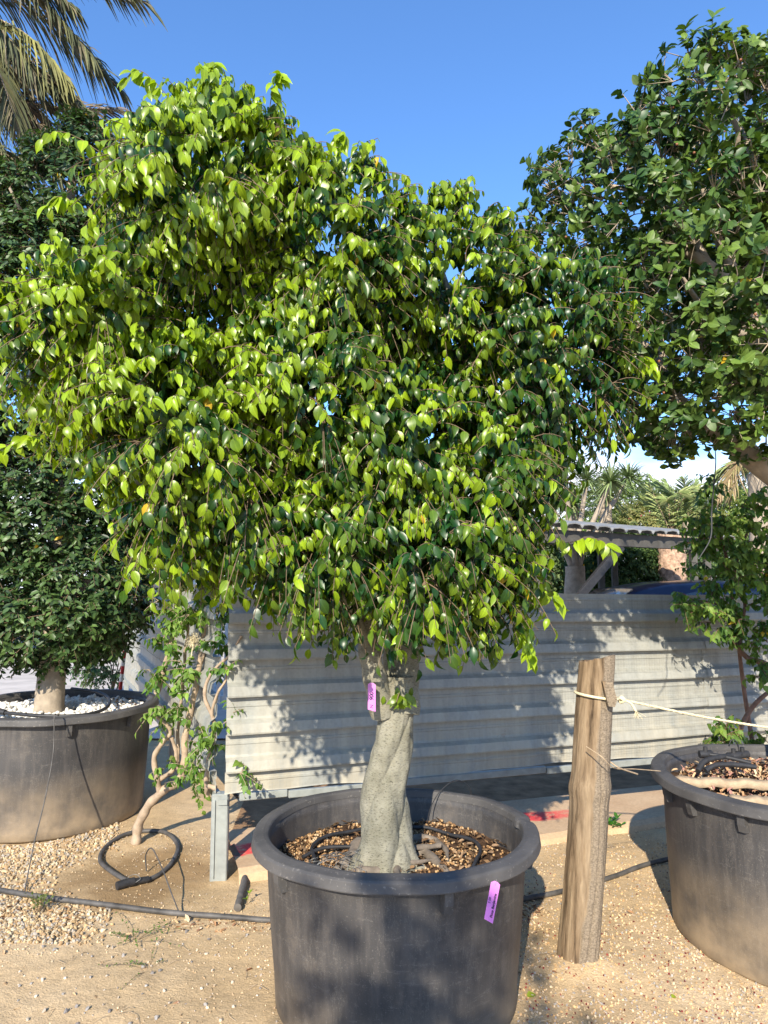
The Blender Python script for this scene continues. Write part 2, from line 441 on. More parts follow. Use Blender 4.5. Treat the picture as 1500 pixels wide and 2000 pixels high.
def mk_postwood():
    t = NT('weathered_post_wood')
    g = t.noise(16, 8, .7, (1, 1, .07), dist=.4); fine = t.noise(70, 5, .7, (1, 1, .12)); x, y, z = t.sep()
    wood = t.ramp(g, [(.34, (.045, .03, .018)), (.46, (.18, .125, .075)), (.6, (.29, .215, .135)), (.8, (.42, .33, .235))])
    wood = t.mix(.5, wood, t.ramp(fine, [(.3, .6), (.7, 1.25)]), 'MULTIPLY')
    bark = t.mix(1.0, (.22, .175, .125), t.ramp(t.noise(110, 5, .75, (1, 1, 1.6)), [(.3, .35), (.55, 1.05), (.75, 1.5)]), 'MULTIPLY')
    ms = t.ramp(t.math('ADD', t.math('MULTIPLY', t.math('SUBTRACT', x, t.math('MULTIPLY', z, .113)), 8), t.math('MULTIPLY', t.noise(3, 4, .6, (1, 1, .4)), 1.6)), [(.78, 0), (.86, 1)])
    c = t.mix(ms, wood, bark)
    t.set(c, .88, 0, .2); t.bump(t.math('ADD', g, t.math('MULTIPLY', fine, .5)), .7, .012); return t.m
M_postwood = mk_postwood()

def text_mesh(body, size, loc, xaxis, yaxis, name, parent, mat, thick=.0006, shear=.2, bold=0.0):
    cu = bpy.data.curves.new(name, 'FONT'); cu.body = body; cu.size = size; cu.extrude = thick; cu.shear = shear; cu.align_x = 'CENTER'; cu.align_y = 'CENTER'; cu.offset = bold
    tmp = bpy.data.objects.new('tmp_text', cu); COL.objects.link(tmp)
    me = bpy.data.meshes.new_from_object(tmp.evaluated_get(bpy.context.evaluated_depsgraph_get()))
    V = np.array([v.co[:] for v in me.vertices]); F = [list(p.vertices) for p in me.polygons]
    bpy.data.objects.remove(tmp); bpy.data.curves.remove(cu); bpy.data.meshes.remove(me)
    xa, ya = unit(xaxis), unit(yaxis); na = np.cross(xa, ya)
    W = np.asarray(loc) + V[:, :1] * xa + V[:, 1:2] * ya + V[:, 2:3] * na
    mb = MB(); mb.poly(W, F); return obj(name, mb, mat, parent, smooth=False)

# ------------------------------------------------------------------ leaves and crowns
def tmpl(rows):
    """rows: (t, halfwidth) without ends -> T (t per vert), X (side), idx quads/tris"""
    T, X = [0.0], [0.0]
    for t, w in rows: T += [t, t, t]; X += [-w, 0, w]
    T.append(1.0); X.append(0.0)
    n = len(rows); tri = [[0, 2, 1], [0, 3, 2]]; quad = []
    for i in range(n - 1):
        a = 1 + 3 * i; b = a + 3
        quad += [[a, a + 1, b + 1, b], [a + 1, a + 2, b + 2, b + 1]]
    a = 1 + 3 * (n - 1); e = 1 + 3 * n; tri += [[a, a + 1, e], [a + 1, a + 2, e]]
    return np.array(T), np.array(X), np.array(tri), np.array(quad)
T_BENJ = tmpl([(.08, .12), (.24, .228), (.46, .258), (.66, .195), (.80, .095), (.91, .025)])
T_OVAL = tmpl([(.16, .14), (.45, .25), (.75, .19), (.93, .07)])
T_SMALL = tmpl([(.25, .22), (.68, .22)])
T_HEART = tmpl([(.05, .20), (.30, .36), (.62, .23), (.85, .08)])

def add_leaves(mb, tm, base, axis, nrm, size, col, bend, fold=.35, mat=0, width=1.0):
    T, X, tri, quad = tm; N = len(base)
    a = unit(axis); n = unit(nrm - a * np.sum(nrm * a, 1, keepdims=True)); s = np.cross(a, n)
    b = np.maximum(np.asarray(bend), 1e-3)[:, None]
    yy = np.sin(b * T) / b; zz = -(1 - np.cos(b * T)) / b
    f = RNG.uniform(.15, 1.7, (N, 1)) * fold
    wav = RNG.normal(0, .012, (N, len(T))) * (np.abs(X) > 0)
    xx = X[None] * np.cos(f) * width * RNG.uniform(.80, 1.12, (N, 1)) + RNG.normal(0, .07, (N, 1)) * T[None] ** 2; z2 = zz + np.abs(X)[None] * np.sin(f) + wav
    V = base[:, None] + size[:, None, None] * (a[:, None] * yy[..., None] + s[:, None] * xx[..., None] + n[:, None] * z2[..., None])
    C = np.ones((N, len(T), 4)); C[:, :, :3] = col[:, None]; C[:, :, 3] = np.abs(X) / np.abs(X).max()
    off = (np.arange(N) * len(T))[:, None, None]; V = V.reshape(-1, 3); C = C.reshape(-1, 4)
    base_n = mb.n
    mb.v.append(V); mb.c.append(C); mb.n += len(V)
    for F in (tri, quad):
        FF = (F[None] + off).reshape(-1, F.shape[1]) + base_n
        mb.l.append(FF.ravel()); mb.t.append(np.full(len(FF), F.shape[1])); mb.m.append(np.full(len(FF), mat))

def fbm(p, s):
    """cheap smooth value noise for arrays"""
    p = np.asarray(p) * s
    return (np.sin(p[:, 0] * 1.7 + 1.3 * np.sin(p[:, 1] * 1.1 + .5)) + np.sin(p[:, 1] * 1.9 + 1.1 * np.sin(p[:, 2] * 1.3 + 1)) + np.sin(p[:, 2] * 1.6 + 1.2 * np.sin(p[:, 0] * 1.2 + 2))) / 3

def sample_lobes(lobes, n, inner=.35, front=1.0, relief=.0):
    """points in the outer shell of a union of ellipsoids, with outward directions. lobes: (c, r)"""
    C = np.array([l[0] for l in lobes]); R = np.array([l[1] for l in lobes])
    wt = np.array([l[2] if len(l) > 2 else 1.0 for l in lobes]) * (R[:, 0] * R[:, 2] + R[:, 1] * R[:, 2] + R[:, 0] * R[:, 1])
    pts, nn = [], []
    tot = 0
    while tot < n:
        k = RNG.choice(len(lobes), 4000, p=wt / wt.sum()); d = unit(RNG.normal(size=(4000, 3)))
        keep = (d[:, 1] < 0.2) | (RNG.random(4000) < front)
        rr = 1 - inner * RNG.random(4000) ** 1.6
        p = C[k] + d * R[k] * rr[:, None]
        p = p - unit(d / R[k]) * (relief * np.clip(fbm(p, 6.5) + .15, 0, 1))[:, None]
        q = np.linalg.norm((p[:, None] - C[None]) / R[None], axis=2); q[np.arange(4000), k] = 9
        keep &= (q.min(1) > 0.80)
        nr = unit(d / R[k]); pts.append(p[keep]); nn.append(nr[keep]); tot += keep.sum()
    return np.concatenate(pts)[:n], np.concatenate(nn)[:n]

def make_crown(mb, lobes, nspray, ntwig, nleaf, L, leaf, tm, young, mature, skel=None, droop=1.0, hang=1.0, bend=(.3, 1.5),
               youth_sun=None, front=.6, inner=.35, rosette=False, bracket=.10, twigs=True, fold=.35, lmat=0, tmat=1, spread=.6, width=1.0, relief=.0):
    o, nr = sample_lobes(lobes, nspray, inner, front, relief)
    if skel is not None and twigs:
        d0 = np.linalg.norm(o[:, None] - skel[None], axis=2).min(1); od = np.argsort(d0); o, nr = o[od], nr[od]; ns_ = len(skel)
        nodes = np.concatenate([skel, o]); pen = np.zeros(len(nodes)); a = np.zeros_like(o); dm = np.zeros(len(o))
        for i_ in range(len(o)):       # grow: each spray joins the nearest limb or an earlier spray
            q_ = np.linalg.norm(nodes[:ns_ + i_] - o[i_], axis=1) + pen[:ns_ + i_]; j_ = int(q_.argmin()); a[i_] = nodes[j_]; dm[i_] = np.linalg.norm(a[i_] - o[i_]); pen[j_] += .05; pen[ns_ + i_] = .03
        t = np.linspace(0, 1, 6)[None, :, None]
        mid = (a + o) / 2 + RNG.normal(0, .018, o.shape) + np.array([0, 0, .02])
        B = (1 - t) ** 2 * a[:, None] + 2 * t * (1 - t) * mid[:, None] + t * t * o[:, None]
        dl = np.clip(dm, .05, 1.2)
        tubes(mb, B, np.linspace(1, .35, 6)[None] * (0.002 + .008 * dl)[:, None], 5, tmat, cap=False)
    N = nspray * ntwig
    O = np.repeat(o, ntwig, 0); D = np.repeat(nr, ntwig, 0)
    d = unit(D + RNG.normal(0, spread, (N, 3)) + np.array([0, 0, .22])); ln = RNG.uniform(L[0], L[1], N)
    K = 6; s = np.linspace(0, 1, K)[None, :, None]
    Pn = O[:, None] + d[:, None] * ln[:, None, None] * s - np.array([0, 0, 1.0]) * (droop * .55 * ln)[:, None, None] * s ** 2
    if twigs: tubes(mb, Pn, np.linspace(.0026, .0011, K)[None].repeat(N, 0) * (1 if droop > .3 else 1.3), 3, tmat, cap=False)
    # leaves
    m = nleaf; sl = (np.arange(m) + RNG.uniform(.1, .9, (N, m))) / m
    sl = (.12 + .88 * sl) if not rosette else 1 - .3 * sl ** 2
    f = sl * (K - 1); i0 = np.clip(f.astype(int), 0, K - 2); fr = (f - i0)[..., None]
    rows = np.arange(N)[:, None]
    base = Pn[rows, i0] * (1 - fr) + Pn[rows, i0 + 1] * fr
    tdir = unit(Pn[rows, i0 + 1] - Pn[rows, i0])
    side = np.cross(tdir, np.array([0, 0, 1.0])); side = unit(side + 1e-4)
    sgn = np.where(np.arange(m) % 2 == 0, 1.0, -1.0)[None, :, None]
    jit = RNG.normal(0, 1, (N, m, 3))
    if rosette:
        ax = unit(tdir * .55 + unit(np.cross(tdir, jit)) * .95 + np.array([0, 0, -.05]) * hang)
        nm = tdir * .9 + np.array([0, 0, .45]) + jit * .25
    else:
        ax = unit(tdir * .35 + side * sgn * .55 + np.array([0, 0, -.75]) * hang + jit * .22)
        nm = np.repeat(D, m, 0).reshape(N, m, 3) * .75 + np.array([0, -.05, .45]) + jit * .33
    base = base.reshape(-1, 3); ax = ax.reshape(-1, 3); nm = nm.reshape(-1, 3)
    n = len(base); size = RNG.uniform(leaf[0], leaf[1], n) * RNG.choice([1, .82, .62, .42], n, p=[.5, .25, .17, .08])
    ytw = np.clip(RNG.normal(.42, .30, N) + .25 * fbm(O, 3.1), 0, 1)
    if youth_sun is not None: ytw = np.clip(np.where(RNG.random(N) < youth_sun(O), RNG.normal(.82, .14, N), RNG.normal(.10, .12, N)), 0, 1)
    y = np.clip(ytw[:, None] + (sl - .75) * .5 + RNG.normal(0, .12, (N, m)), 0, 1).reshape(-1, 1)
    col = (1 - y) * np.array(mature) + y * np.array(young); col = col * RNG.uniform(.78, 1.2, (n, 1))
    yel = RNG.random(n) < .0015; col[yel] = (.55, .38, .03)
    bd = RNG.uniform(bend[0], bend[1], n)
    add_leaves(mb, tm, base, ax, nm, size, col, bd, fold, lmat, width)

def limb_paths(start, ends, r0, wob=.06, seed=0):
    """list of (S, R) wobbling limbs from a start to each end"""
    r = np.random.default_rng(seed); out = []
    for e in ends:
        e = np.asarray(e, float); s = np.asarray(start, float); n = 5
        pts = [s]
        for i in range(1, n):
            t = i / n; p = s + (e - s) * t; p = p + r.normal(0, wob, 3) * math.sin(math.pi * t); p[2] -= .06 * math.sin(math.pi * t) * np.linalg.norm((e - s)[:2]); pts.append(p)
        pts.append(e); S = spline(pts, 6); out.append((S, np.linspace(r0, r0 * .28, len(S))))
    return out

# ================================================================== THE SETTING
u_f = unit([1, .328, 0]); n_f = np.array([u_f[1], -u_f[0], 0]); F0 = np.array([-.875, 3.935, 0])       # fence line, its side that faces the yard
v_f = np.array([-.418, .909, 0]); n_v = np.array([-v_f[1], v_f[0], 0])
def ground_z(x, y):
    return 0.012 * np.sin(x * 2.3 + 1.1 * np.sin(y * 1.7)) * np.sin(y * 2.1 + .7) + .006 * np.sin(x * 7.1 + y * 3) * np.sin(y * 6.3 - x * 2) + .004 * np.sin(x * 17 + 2 * np.sin(y * 9)) * np.sin(y * 15 + 2 * np.sin(x * 8)) + .035 * np.exp(-((x - .81) ** 2 + (y - 3.10) ** 2) / .018)
xs = np.concatenate([-np.geomspace(500, 6, 14), np.arange(-5.5, 5.51, .05), np.geomspace(6, 500, 14)])
ys = np.concatenate([-np.geomspace(300, 3, 12), np.arange(-2.5, 7.51, .05), np.geomspace(8, 700, 16)])
XX, YY = np.meshgrid(xs, ys)
fade = np.clip((6.0 - np.abs(XX)) / 2, 0, 1) * np.clip((5.6 - YY) / 1.5, 0, 1) * np.clip((YY + 2.5) / 2, 0, 1)
ZZ = ground_z(XX, YY) * fade + RNG.normal(0, .0012, XX.shape) * fade
mb = MB(); nx = len(xs); ny = len(ys)
ii, jj = np.meshgrid(np.arange(nx - 1), np.arange(ny - 1)); a = (jj * nx + ii).ravel()
mb.add(np.stack([XX, YY, ZZ], -1).reshape(-1, 3), np.stack([a, a + 1, a + nx + 1, a + nx], -1))
obj('ground', mb, M_ground, origin=(0, 0, 0), kind='structure')

# concrete strip under the fence, its own frame along the fence line
mb = MB(); w = 34; sx = np.linspace(.10, 12, 80)
prof = [(-.10, -.05), (-.06, .035), (-.02, .055), (.62, .058), (.64, -.02)]
V = []
for p, (d, z) in enumerate(prof):
    for s in sx: V.append((s, d + (.02 * math.sin(s * 3.1) + .012 * math.sin(s * 9) if p < 3 else 0), z + (.006 * math.sin(s * 5) if p < 3 else 0)))
F = [[p * 80 + i, p * 80 + i + 1, (p + 1) * 80 + i + 1, (p + 1) * 80 + i] for p in range(4) for i in range(79)]
mb.add(V, F)
slab = obj('kerb', mb, M_conc, origin=(0, 0, 0), kind='structure', smooth=False)
slab.location = F0 + np.array([0, 0, 0]); slab.rotation_euler = (0, 0, math.atan2(u_f[1], u_f[0]))
mb = MB(); q0 = F0 + n_f * -.6; V = [q0 + u_f * s + n_f * -d + [0, 0, .022] for d, s in ((0, .12), (0, 12), (2.6, .75), (2.6, 12))]; mb.add(V, [[0, 1, 3, 2]]); obj('shade_strip', mb, simple('brown_shade', (.27, .165, .09), .95, 0, .35, 8, .6, .1, .02), kind='structure')  # dark brown sheet added behind the slab, standing in for the shade there
mb = MB(); mb.add([[-30, 7.4, .02], [40, 7.4, .02], [40, 26, .02], [-30, 26, .02]], [[0, 1, 2, 3]])
obj('pavement', mb, M_pave, origin=(0, 15, 0), kind='structure')

# ------------------------------------------------------------------ corrugated steel fence
PIT = .195
def rib_prof(ztop, zbot):
    out = []; z = ztop
    pts = [(0, .0), (.14, .0), (.16, .004), (.22, .004), (.24, .0), (.50, .0), (.56, .006), (.66, .036), (.90, .044), (.945, .042), (.95, .0), (.999, .0)]
    while z > zbot + .02:
        for t, d in pts:
            q = z - t * PIT
            if q > zbot: out.append((q, d))
        z -= PIT
    out.append((zbot, .002)); return out
def sheet(mb, O, u, n, s0, s1, zt0, zt1, zb0, zb1, step=.06, mat=0):
    ss = np.arange(s0, s1 + 1e-6, step); base = rib_prof(1.0 * 1.52, .44)
    zs = np.array([b[0] for b in base]); ds = np.array([b[1] for b in base]); tt = (zs - .44) / (1.52 - .44)
    V = []
    for s in ss:
        f = (s - s0) / (s1 - s0); zt = zt0 + (zt1 - zt0) * f; zb = zb0 + (zb1 - zb0) * f
        for z_, d_ in zip(tt, ds):
            z = zb + (zt - zb) * z_
            wv = .007 * mnoise.noise(Vector((s * 3.1, z * 2.2, 4))) + .006 * math.sin(s * 2.3 + z * 3) + .004 * math.sin(s * 5.7 + z * 9) + .0015 * math.sin(s * 23 + z * 17)
            edge = .006 * math.sin(s * 4) + .004 * math.sin(s * 13) if z_ < .01 else 0
            V.append(O + u * s + n * (d_ + wv + .012) + np.array([0, 0, z + edge]))
    K = len(tt); F = [[i * K + k, i * K + k + 1, (i + 1) * K + k + 1, (i + 1) * K + k] for i in range(len(ss) - 1) for k in range(K - 1)]
    mb.add(V, F, mat)
fence = empty('metal_fence', F0, 'pale galvanised corrugated sheet fence crossing behind the middle tub, with tree shadows on it', 'fence')
mb = MB(); sheet(mb, F0, u_f, n_f, .02, 3.3, 1.535, 1.49, .445, .455); obj('sheet_panel', mb, M_fence, fence, smooth=False)
mb = MB(); sheet(mb, F0 + n_f * .004, u_f, n_f, 3.2, 9.0, 1.495, 1.47, .45, .44); obj('sheet_panel', mb, M_fence, fence, smooth=False)
for k, (a0, a1) in enumerate([(.10, .36), (.365, .92), (.925, 1.97), (1.975, 5.0)]):
    mb = MB(); box(mb, F0 + u_f * (a0 + a1) / 2 + n_f * .006 + [0, 0, .425 - .008 * (k % 2)], (a1 - a0, .028, .040), ax=[u_f, n_f, [0, 0, 1]], bevel=.004)
    obj('bottom_rail', mb, M_galv, fence, smooth=False)
for s in (5.6, 7.8):
    mb = MB(); box(mb, F0 + u_f * s - n_f * .05 + [0, 0, .74], (.06, .06, 1.48), ax=[u_f, n_f, [0, 0, 1]], bevel=.004); obj('fence_post', mb, M_galv, fence, smooth=False)
mb = MB()
hz = np.arange(.50, 1.46, .026); N = len(hz); K = 60; s = np.linspace(1.9, 8.5, K)
Pn = (F0 + u_f[None] * s[:, None] + n_f[None] * .05)[None].repeat(N, 0); Pn[:, :, 2] = hz[:, None] + .003 * np.sin(s * 6)[None]
tubes(mb, Pn, np.full((N, K), .0005), 3, cap=False)
sv = np.arange(1.9, 8.5, .02); N = len(sv); Pn = (F0 + u_f[None] * sv[:, None] + n_f[None] * .0485)[:, None].repeat(4, 1); Pn[:, :, 2] = np.linspace(.48, 1.47, 4)[None]
tubes(mb, Pn, np.full((N, 4), .0003), 3, cap=False); obj('wire_mesh', mb, M_wire, fence)

side = empty('side_fence', F0 + v_f * .1, 'corrugated sheet fence running back from the corner post behind the bougainvillea', 'fence')
mb = MB(); sheet(mb, F0 + v_f * .04, v_f, n_v, 0, 6.2, 1.56, 1.60, .44, .44); obj('sheet_panel', mb, M_fence, side, smooth=False)
mb = MB(); box(mb, F0 + v_f * 3.1 + [0, 0, .42], (6.1, .03, .05), ax=[v_f, -n_v, [0, 0, 1]], bevel=.004); obj('bottom_rail', mb, M_galv, side, smooth=False)
for s in (2.0, 4.1, 6.1):
    mb = MB(); box(mb, F0 + v_f * s - n_v * .05 + [0, 0, .76], (.06, .06, 1.52), ax=[v_f, -n_v, [0, 0, 1]], bevel=.004); obj('fence_post', mb, M_galv, side, smooth=False)

cp = empty('corner_post', (-.865, 3.99, 0), 'square galvanised steel post at the fence corner beside the bougainvillea', 'post')
mb = MB(); box(mb, (-.885, 3.99, .205), (.090, .07, .47), ax=[[.995, .10, 0], [-.10, .995, 0], [0, 0, 1]], bevel=.006); obj('shaft', mb, M_galv, cp, smooth=False)
mb = MB(); box(mb, (-.905, 3.948, .21), (.004, .010, .40), bevel=.001); box(mb, (-.865, 3.949, .40), (.05, .006, .03), bevel=.002); obj('bracket_strip', mb, M_galv, cp, smooth=False)

ub = empty('junction_box', (-.955, 4.3, .15), 'small white electrical box behind the foot of the corner post', 'electrical box')
mb = MB(); box(mb, (-.955, 4.30, .16), (.075, .05, .20), bevel=.006); obj('box_body', mb, M_white, ub, smooth=False)
mb = MB(); box(mb, (-.955, 4.272, .16), (.06, .008, .17), bevel=.003); obj('lid', mb, M_white, ub, smooth=False)
mb = MB(); tube(mb, [(-.90, 4.28, .40), (-.84, 4.26, .34), (-.80, 4.25, .44), (-.82, 4.23, .50)], .011); obj('cable', mb, M_black, ub)

# ------------------------------------------------------------------ tubs
def tub(c, H, rt, rb, soil, label, mats, rim_notch=None, brackets=(), group='black plastic nursery tubs', wob=.006):
    c = np.array([c[0], c[1], 0.0]); t = empty('plant_tub', c, label, 'plant pot', group)
    rw = rt - .052
    fl = lambda A, Z: 1 + wob * np.sin(2 * A + 1) + wob * .5 * np.sin(3 * A + Z * 3)
    mb = MB()
    prof = [(0.02, .004), (rb - .03, .004), (rb - .01, .0), (rb, .015), (rb + .003, .06)] + [(rb + (rw - rb) * (k / 10) + .004 * math.sin(k / 10 * 3.1), .06 + (H - .10) * k / 10) for k in range(1, 11)]
    prof += [(rw + .001, H - .02), (rw - .010, H - .018), (rw - .014, H - .06), (rw - .02, H - .16), (rw - .03, soil - .06), (.02, soil - .07)]
    lathe(mb, prof, c, 128, rfun=fl); obj('tub_body', mb, mats[0], t)
    mb = MB()
    rp = [(rw + .004, H - .035), (rt - .006, H - .032), (rt - .007, H - .046), (rt - .001, H - .048), (rt + .003, H - .047), (rt + .004, H - .043), (rt + .000, H - .016), (rt - .001, H - .013), (rt - .006, H - .008), (rt - .010, H - .0065), (rt - .036, H - .001), (rt - .040, H), (rw + .002, H - .001), (rw - .006, H - .003), (rw - .010, H - .008), (rw - .013, H - .03)]
    rf = fl
    if rim_notch is not None:
        rf = lambda A, Z: fl(A, Z) - .022 * np.exp(-((np.angle(np.exp(1j * (A - rim_notch)))) / .045) ** 4) * (Z > H - .5)
    lathe(mb, rp, c, 256, closed_prof=True, rfun=rf, zfun=lambda A, R: .004 * np.sin(3 * A + .6) + .0015 * np.sin(11 * A)); obj('rim', mb, mats[1], t, smooth=False)
    for a in brackets:
        d = np.array([math.cos(a), math.sin(a), 0]); s = np.array([-d[1], d[0], 0]); rr = rw - .004
        mb = MB(); V = []
        for sy in (-.015, .015):
            for (r_, z_) in ((rr - .01, H - .045), (rr + .040, H - .045), (rr + .036, H - .095), (rr + .026, H - .125), (rr - .010, H - .128)): V.append(c + d * r_ * 1.0 + s * sy + [0, 0, z_])
        mb.poly(V, [[0, 1, 2, 3, 4][::-1], [5, 6, 7, 8, 9], [0, 5, 6, 1][::-1], [1, 6, 7, 2][::-1], [2, 7, 8, 3][::-1], [3, 8, 9, 4][::-1], [4, 9, 5, 0][::-1]]); obj('bracket', mb, mats[1], t, smooth=False)
    return t
C1, H1 = (.045, 2.90), .625
C2, H2 = (-2.30, 5.08), .75
C3, H3 = (1.93, 3.33), .705
tub(C1, H1, .550, .455, .50, 'middle black plastic tub holding the bright green weeping fig, a purple tag on its rim', (M_plastic, M_rim), math.atan2(.05, .5) , [rad(a) for a in (-72, -12, 40, 100, 160, -142)])
tub(C2, H2, .685, .60, .66, 'dusty black tub filled with white pebbles under the dark clipped tree', (M_plastic_dusty, M_rim), None, [rad(a) for a in (-104, -58, -20, 30, 90, 150, -150)])
tub(C3, H3, .675, .60, .61, 'large black tub cut by the photo edge with wooden sticks lying in it', (M_plastic_dusty, M_rim), None, [rad(a) for a in (178, 196, 218, 240, 262, 284, 140, 90)])

def soil_disc(c, z, r, amp, seed=0):
    mb = MB(); n = 40; seg = 72; V = []
    for k in range(n):
        for s in range(seg):
            a = s * 2 * math.pi / seg; q = r * (k + .2) / (n - .8); x = c[0] + q * math.cos(a); y = c[1] + q * math.sin(a)
            V.append((x, y, z + amp * mnoise.noise(Vector((x * 6, y * 6, seed))) + amp * .5 * mnoise.noise(Vector((x * 25, y * 25, seed)))))
    F = [[k * seg + s, k * seg + (s + 1) % seg, (k + 1) * seg + (s + 1) % seg, (k + 1) * seg + s] for k in range(n - 1) for s in range(seg)]
    mb.add(V, F); mb.poly([V[s] for s in range(seg)], [list(range(seg))]); return mb
def disc_pts(c, r, n, r0=0):
    q = np.sqrt(RNG.uniform((r0 / r) ** 2, 1, n)) * r; a = RNG.uniform(0, 2 * math.pi, n); return np.stack([c[0] + q * np.cos(a), c[1] + q * np.sin(a), np.zeros(n)], 1)
obj('potting_soil', soil_disc(C1, .485, .478, .02), M_soil, label='dark potting soil inside the middle tub', cat='soil', kind='stuff')
p = disc_pts(C1, .47, 4300, .08); keep = np.array([mnoise.noise(Vector((q[0] * 5, q[1] * 5, 3))) + .35 * RNG.random() > .13 for q in p]); p = p[keep]
p[:, 2] = np.array([.485 + .02 * mnoise.noise(Vector((q[0] * 6, q[1] * 6, 0))) + .01 * mnoise.noise(Vector((q[0] * 25, q[1] * 25, 0))) for q in p]) + .004
mb = MB(); col = np.array([(.33, .19, .085), (.42, .27, .13), (.20, .11, .05), (.48, .35, .21)])[RNG.integers(0, 4, len(p))]
inst(mb, ICO_V, ICO_F, p, RNG.uniform(.0038, .0062, len(p)), 0, col); obj('clay_pellets', mb, M_tone, colattr=True, label='tan clay pellets strewn over the soil of the middle tub', cat='clay pellets', kind='stuff')
# leaf litter in the middle tub
def litter(mb, pts, size, cols, flat=.3):
    n = len(pts); ax = unit(np.stack([RNG.normal(size=n), RNG.normal(size=n), RNG.normal(0, flat, n)], 1)); nm = np.stack([RNG.normal(0, .4, n), RNG.normal(0, .4, n), np.ones(n)], 1)
    add_leaves(mb, T_SMALL, pts, ax, nm, RNG.uniform(size[0], size[1], n), np.array(cols)[RNG.integers(0, len(cols), n)], RNG.uniform(.1, 1.6, n), .6)
p = disc_pts(C1, .46, 900, .1); p[:, 2] = .505
mb = MB(); litter(mb, p, (.012, .04), [(.14, .08, .04), (.20, .12, .06), (.07, .045, .025), (.26, .17, .10)]); obj('leaf_litter', mb, M_chips, colattr=True, label='brown leaf scraps on the soil of the middle tub', cat='leaf litter', kind='stuff')

# white pebbles in the left tub
obj('potting_soil', soil_disc(C2, .655, .60, .02, 5), M_soil, label='soil under the white pebbles of the left tub', cat='soil', kind='stuff')
mb = MB(); n = 1500; p = disc_pts(C2, .58, n, .13); p[:, 2] = .668 + RNG.uniform(0, .028, n)
for k in range(3):
    q = p[k::3]; g = RNG.uniform(.55, .85, (len(q), 1)); inst(mb, unit(ICO2_V) * np.array([1, .75, .55]) * (1 + .12 * np.sin(ICO2_V[:, :1] * (3 + k) + k) + .1 * np.cos(ICO2_V[:, 1:2] * 4)), ICO2_F, q, RNG.uniform(.014, .030, len(q)), 0, np.concatenate([g, g * .96, g * .88], 1))
obj('white_pebbles', mb, M_tone, colattr=True, label='white pebbles heaped on the soil of the left tub', cat='pebbles', kind='stuff')
p = disc_pts(C2, .56, 160, .3); p[:, 2] = .70; p = p[(p[:, 0] > C2[0] + .2)]
mb = MB(); litter(mb, p, (.02, .05), [(.28, .15, .08), (.40, .25, .14)]); obj('leaf_litter', mb, M_chips, colattr=True, label='brown dry leaves along the edge of the white pebbles', cat='leaf litter', kind='stuff')

# right tub contents
obj('potting_soil', soil_disc(C3, .615, .605, .03, 9), M_soil, label='soil inside the large tub with wooden sticks', cat='soil', kind='stuff')
p = disc_pts(C3, .56, 2600, 0); p[:, 2] = .625 + RNG.uniform(0, .02, len(p)) + .02 * np.exp(-((p[:, 0] - 1.55) ** 2 + (p[:, 1] - 3.5) ** 2) / .05)
mb = MB(); litter(mb, p, (.012, .045), [(.42, .25, .13), (.52, .36, .21), (.30, .16, .09), (.60, .46, .30), (.36, .19, .15)], .8); obj('bark_mulch', mb, M_chips, colattr=True, label='reddish bark mulch in the large tub at the photo edge', cat='mulch', kind='stuff')
def plank(a, b, w, h, name, label, mat):
    a, b = np.array(a, float), np.array(b, float); d = unit(b - a); s = unit(np.cross([0, 0, 1.], d)); up = np.cross(d, s); mb = MB(); n = 24; V = []
    for i in range(n):
        t = i / (n - 1); c = a + (b - a) * t; k = 1 + .02 * math.sin(i * 1.3) + .03 * math.sin(i * .4 + 2); e = .9 if i in (0, n - 1) else 1
        for (x, y) in ((-1, -.8), (-.8, -1), (.8, -1), (1, -.7), (1, .8), (.75, 1), (-.8, 1), (-1, .7)): V.append(c + s * x * w / 2 * k * e + up * y * h / 2 * e * (1 + .05 * math.sin(i * 2.1)) + up * .004 * math.sin(i * .9))
    F = [[i * 8 + k, i * 8 + (k + 1) % 8, (i + 1) * 8 + (k + 1) % 8, (i + 1) * 8 + k] for i in range(n - 1) for k in range(8)]
    mb.poly(V, F + [list(range(8))[::-1], list(range((n - 1) * 8, n * 8))]); return obj(name, mb, mat, label=label, cat='wooden stick', group='wooden sticks in the large tub')
z3 = .665
plank(list(P(1318, 1508, 3.36)[:2]) + [z3], list(P(1500, 1505, 3.25)[:2] + [.05, 0]) + [z3 + .012], .055, .035, 'wooden_stick', 'bleached wooden stick farther back of the two lying in the large tub', M_stick)
plank(list(P(1425, 1545, 3.06)[:2]) + [z3 + .0], list(P(1560, 1545, 3.0)[:2]) + [z3 + .01], .06, .035, 'wooden_stick', 'bleached wooden stick nearer the front rim of the large tub', M_stick)

dr = empty('drip_fitting', (1.75, 3.55, .66), 'tangle of black drip hose and connectors on the mulch of the large tub', 'drip hose')
mb = MB(); tube(mb, [P(1363, 1506, 3.42), P(1378, 1486, 3.46), P(1412, 1478, 3.5), P(1450, 1472, 3.56)], .013); obj('hose_loop', mb, M_black, dr)
mb = MB(); tube(mb, [P(1378, 1505, 3.40), P(1400, 1494, 3.42), P(1440, 1494, 3.44), P(1476, 1498, 3.44)], .012); obj('hose_loop', mb, M_black, dr)
mb = MB(); tube(mb, [P(1376, 1472, 3.52), P(1420, 1479, 3.5), P(1466, 1490, 3.48)], .010); obj('hose_length', mb, M_black, dr)
for q in ((1378, 1473, 3.52), (1450, 1474, 3.56), (1433, 1477, 3.53)):
    c = P(*q); mb = MB(); tube(mb, [c - [.03, 0, .0], c, c + [.03, .01, 0]], .018, 10, n=1); tube(mb, [c, c + [0, 0, .035]], .011, 8, n=1); obj('connector', mb, M_black, dr)
mb = MB(); c = P(1444, 1470, 3.56); tube(mb, [c, c + [-.01, 0, .05], c + [-.035, 0, .06], c + [-.05, 0, .03]], .003, 6); obj('thin_loop', mb, M_black, dr)

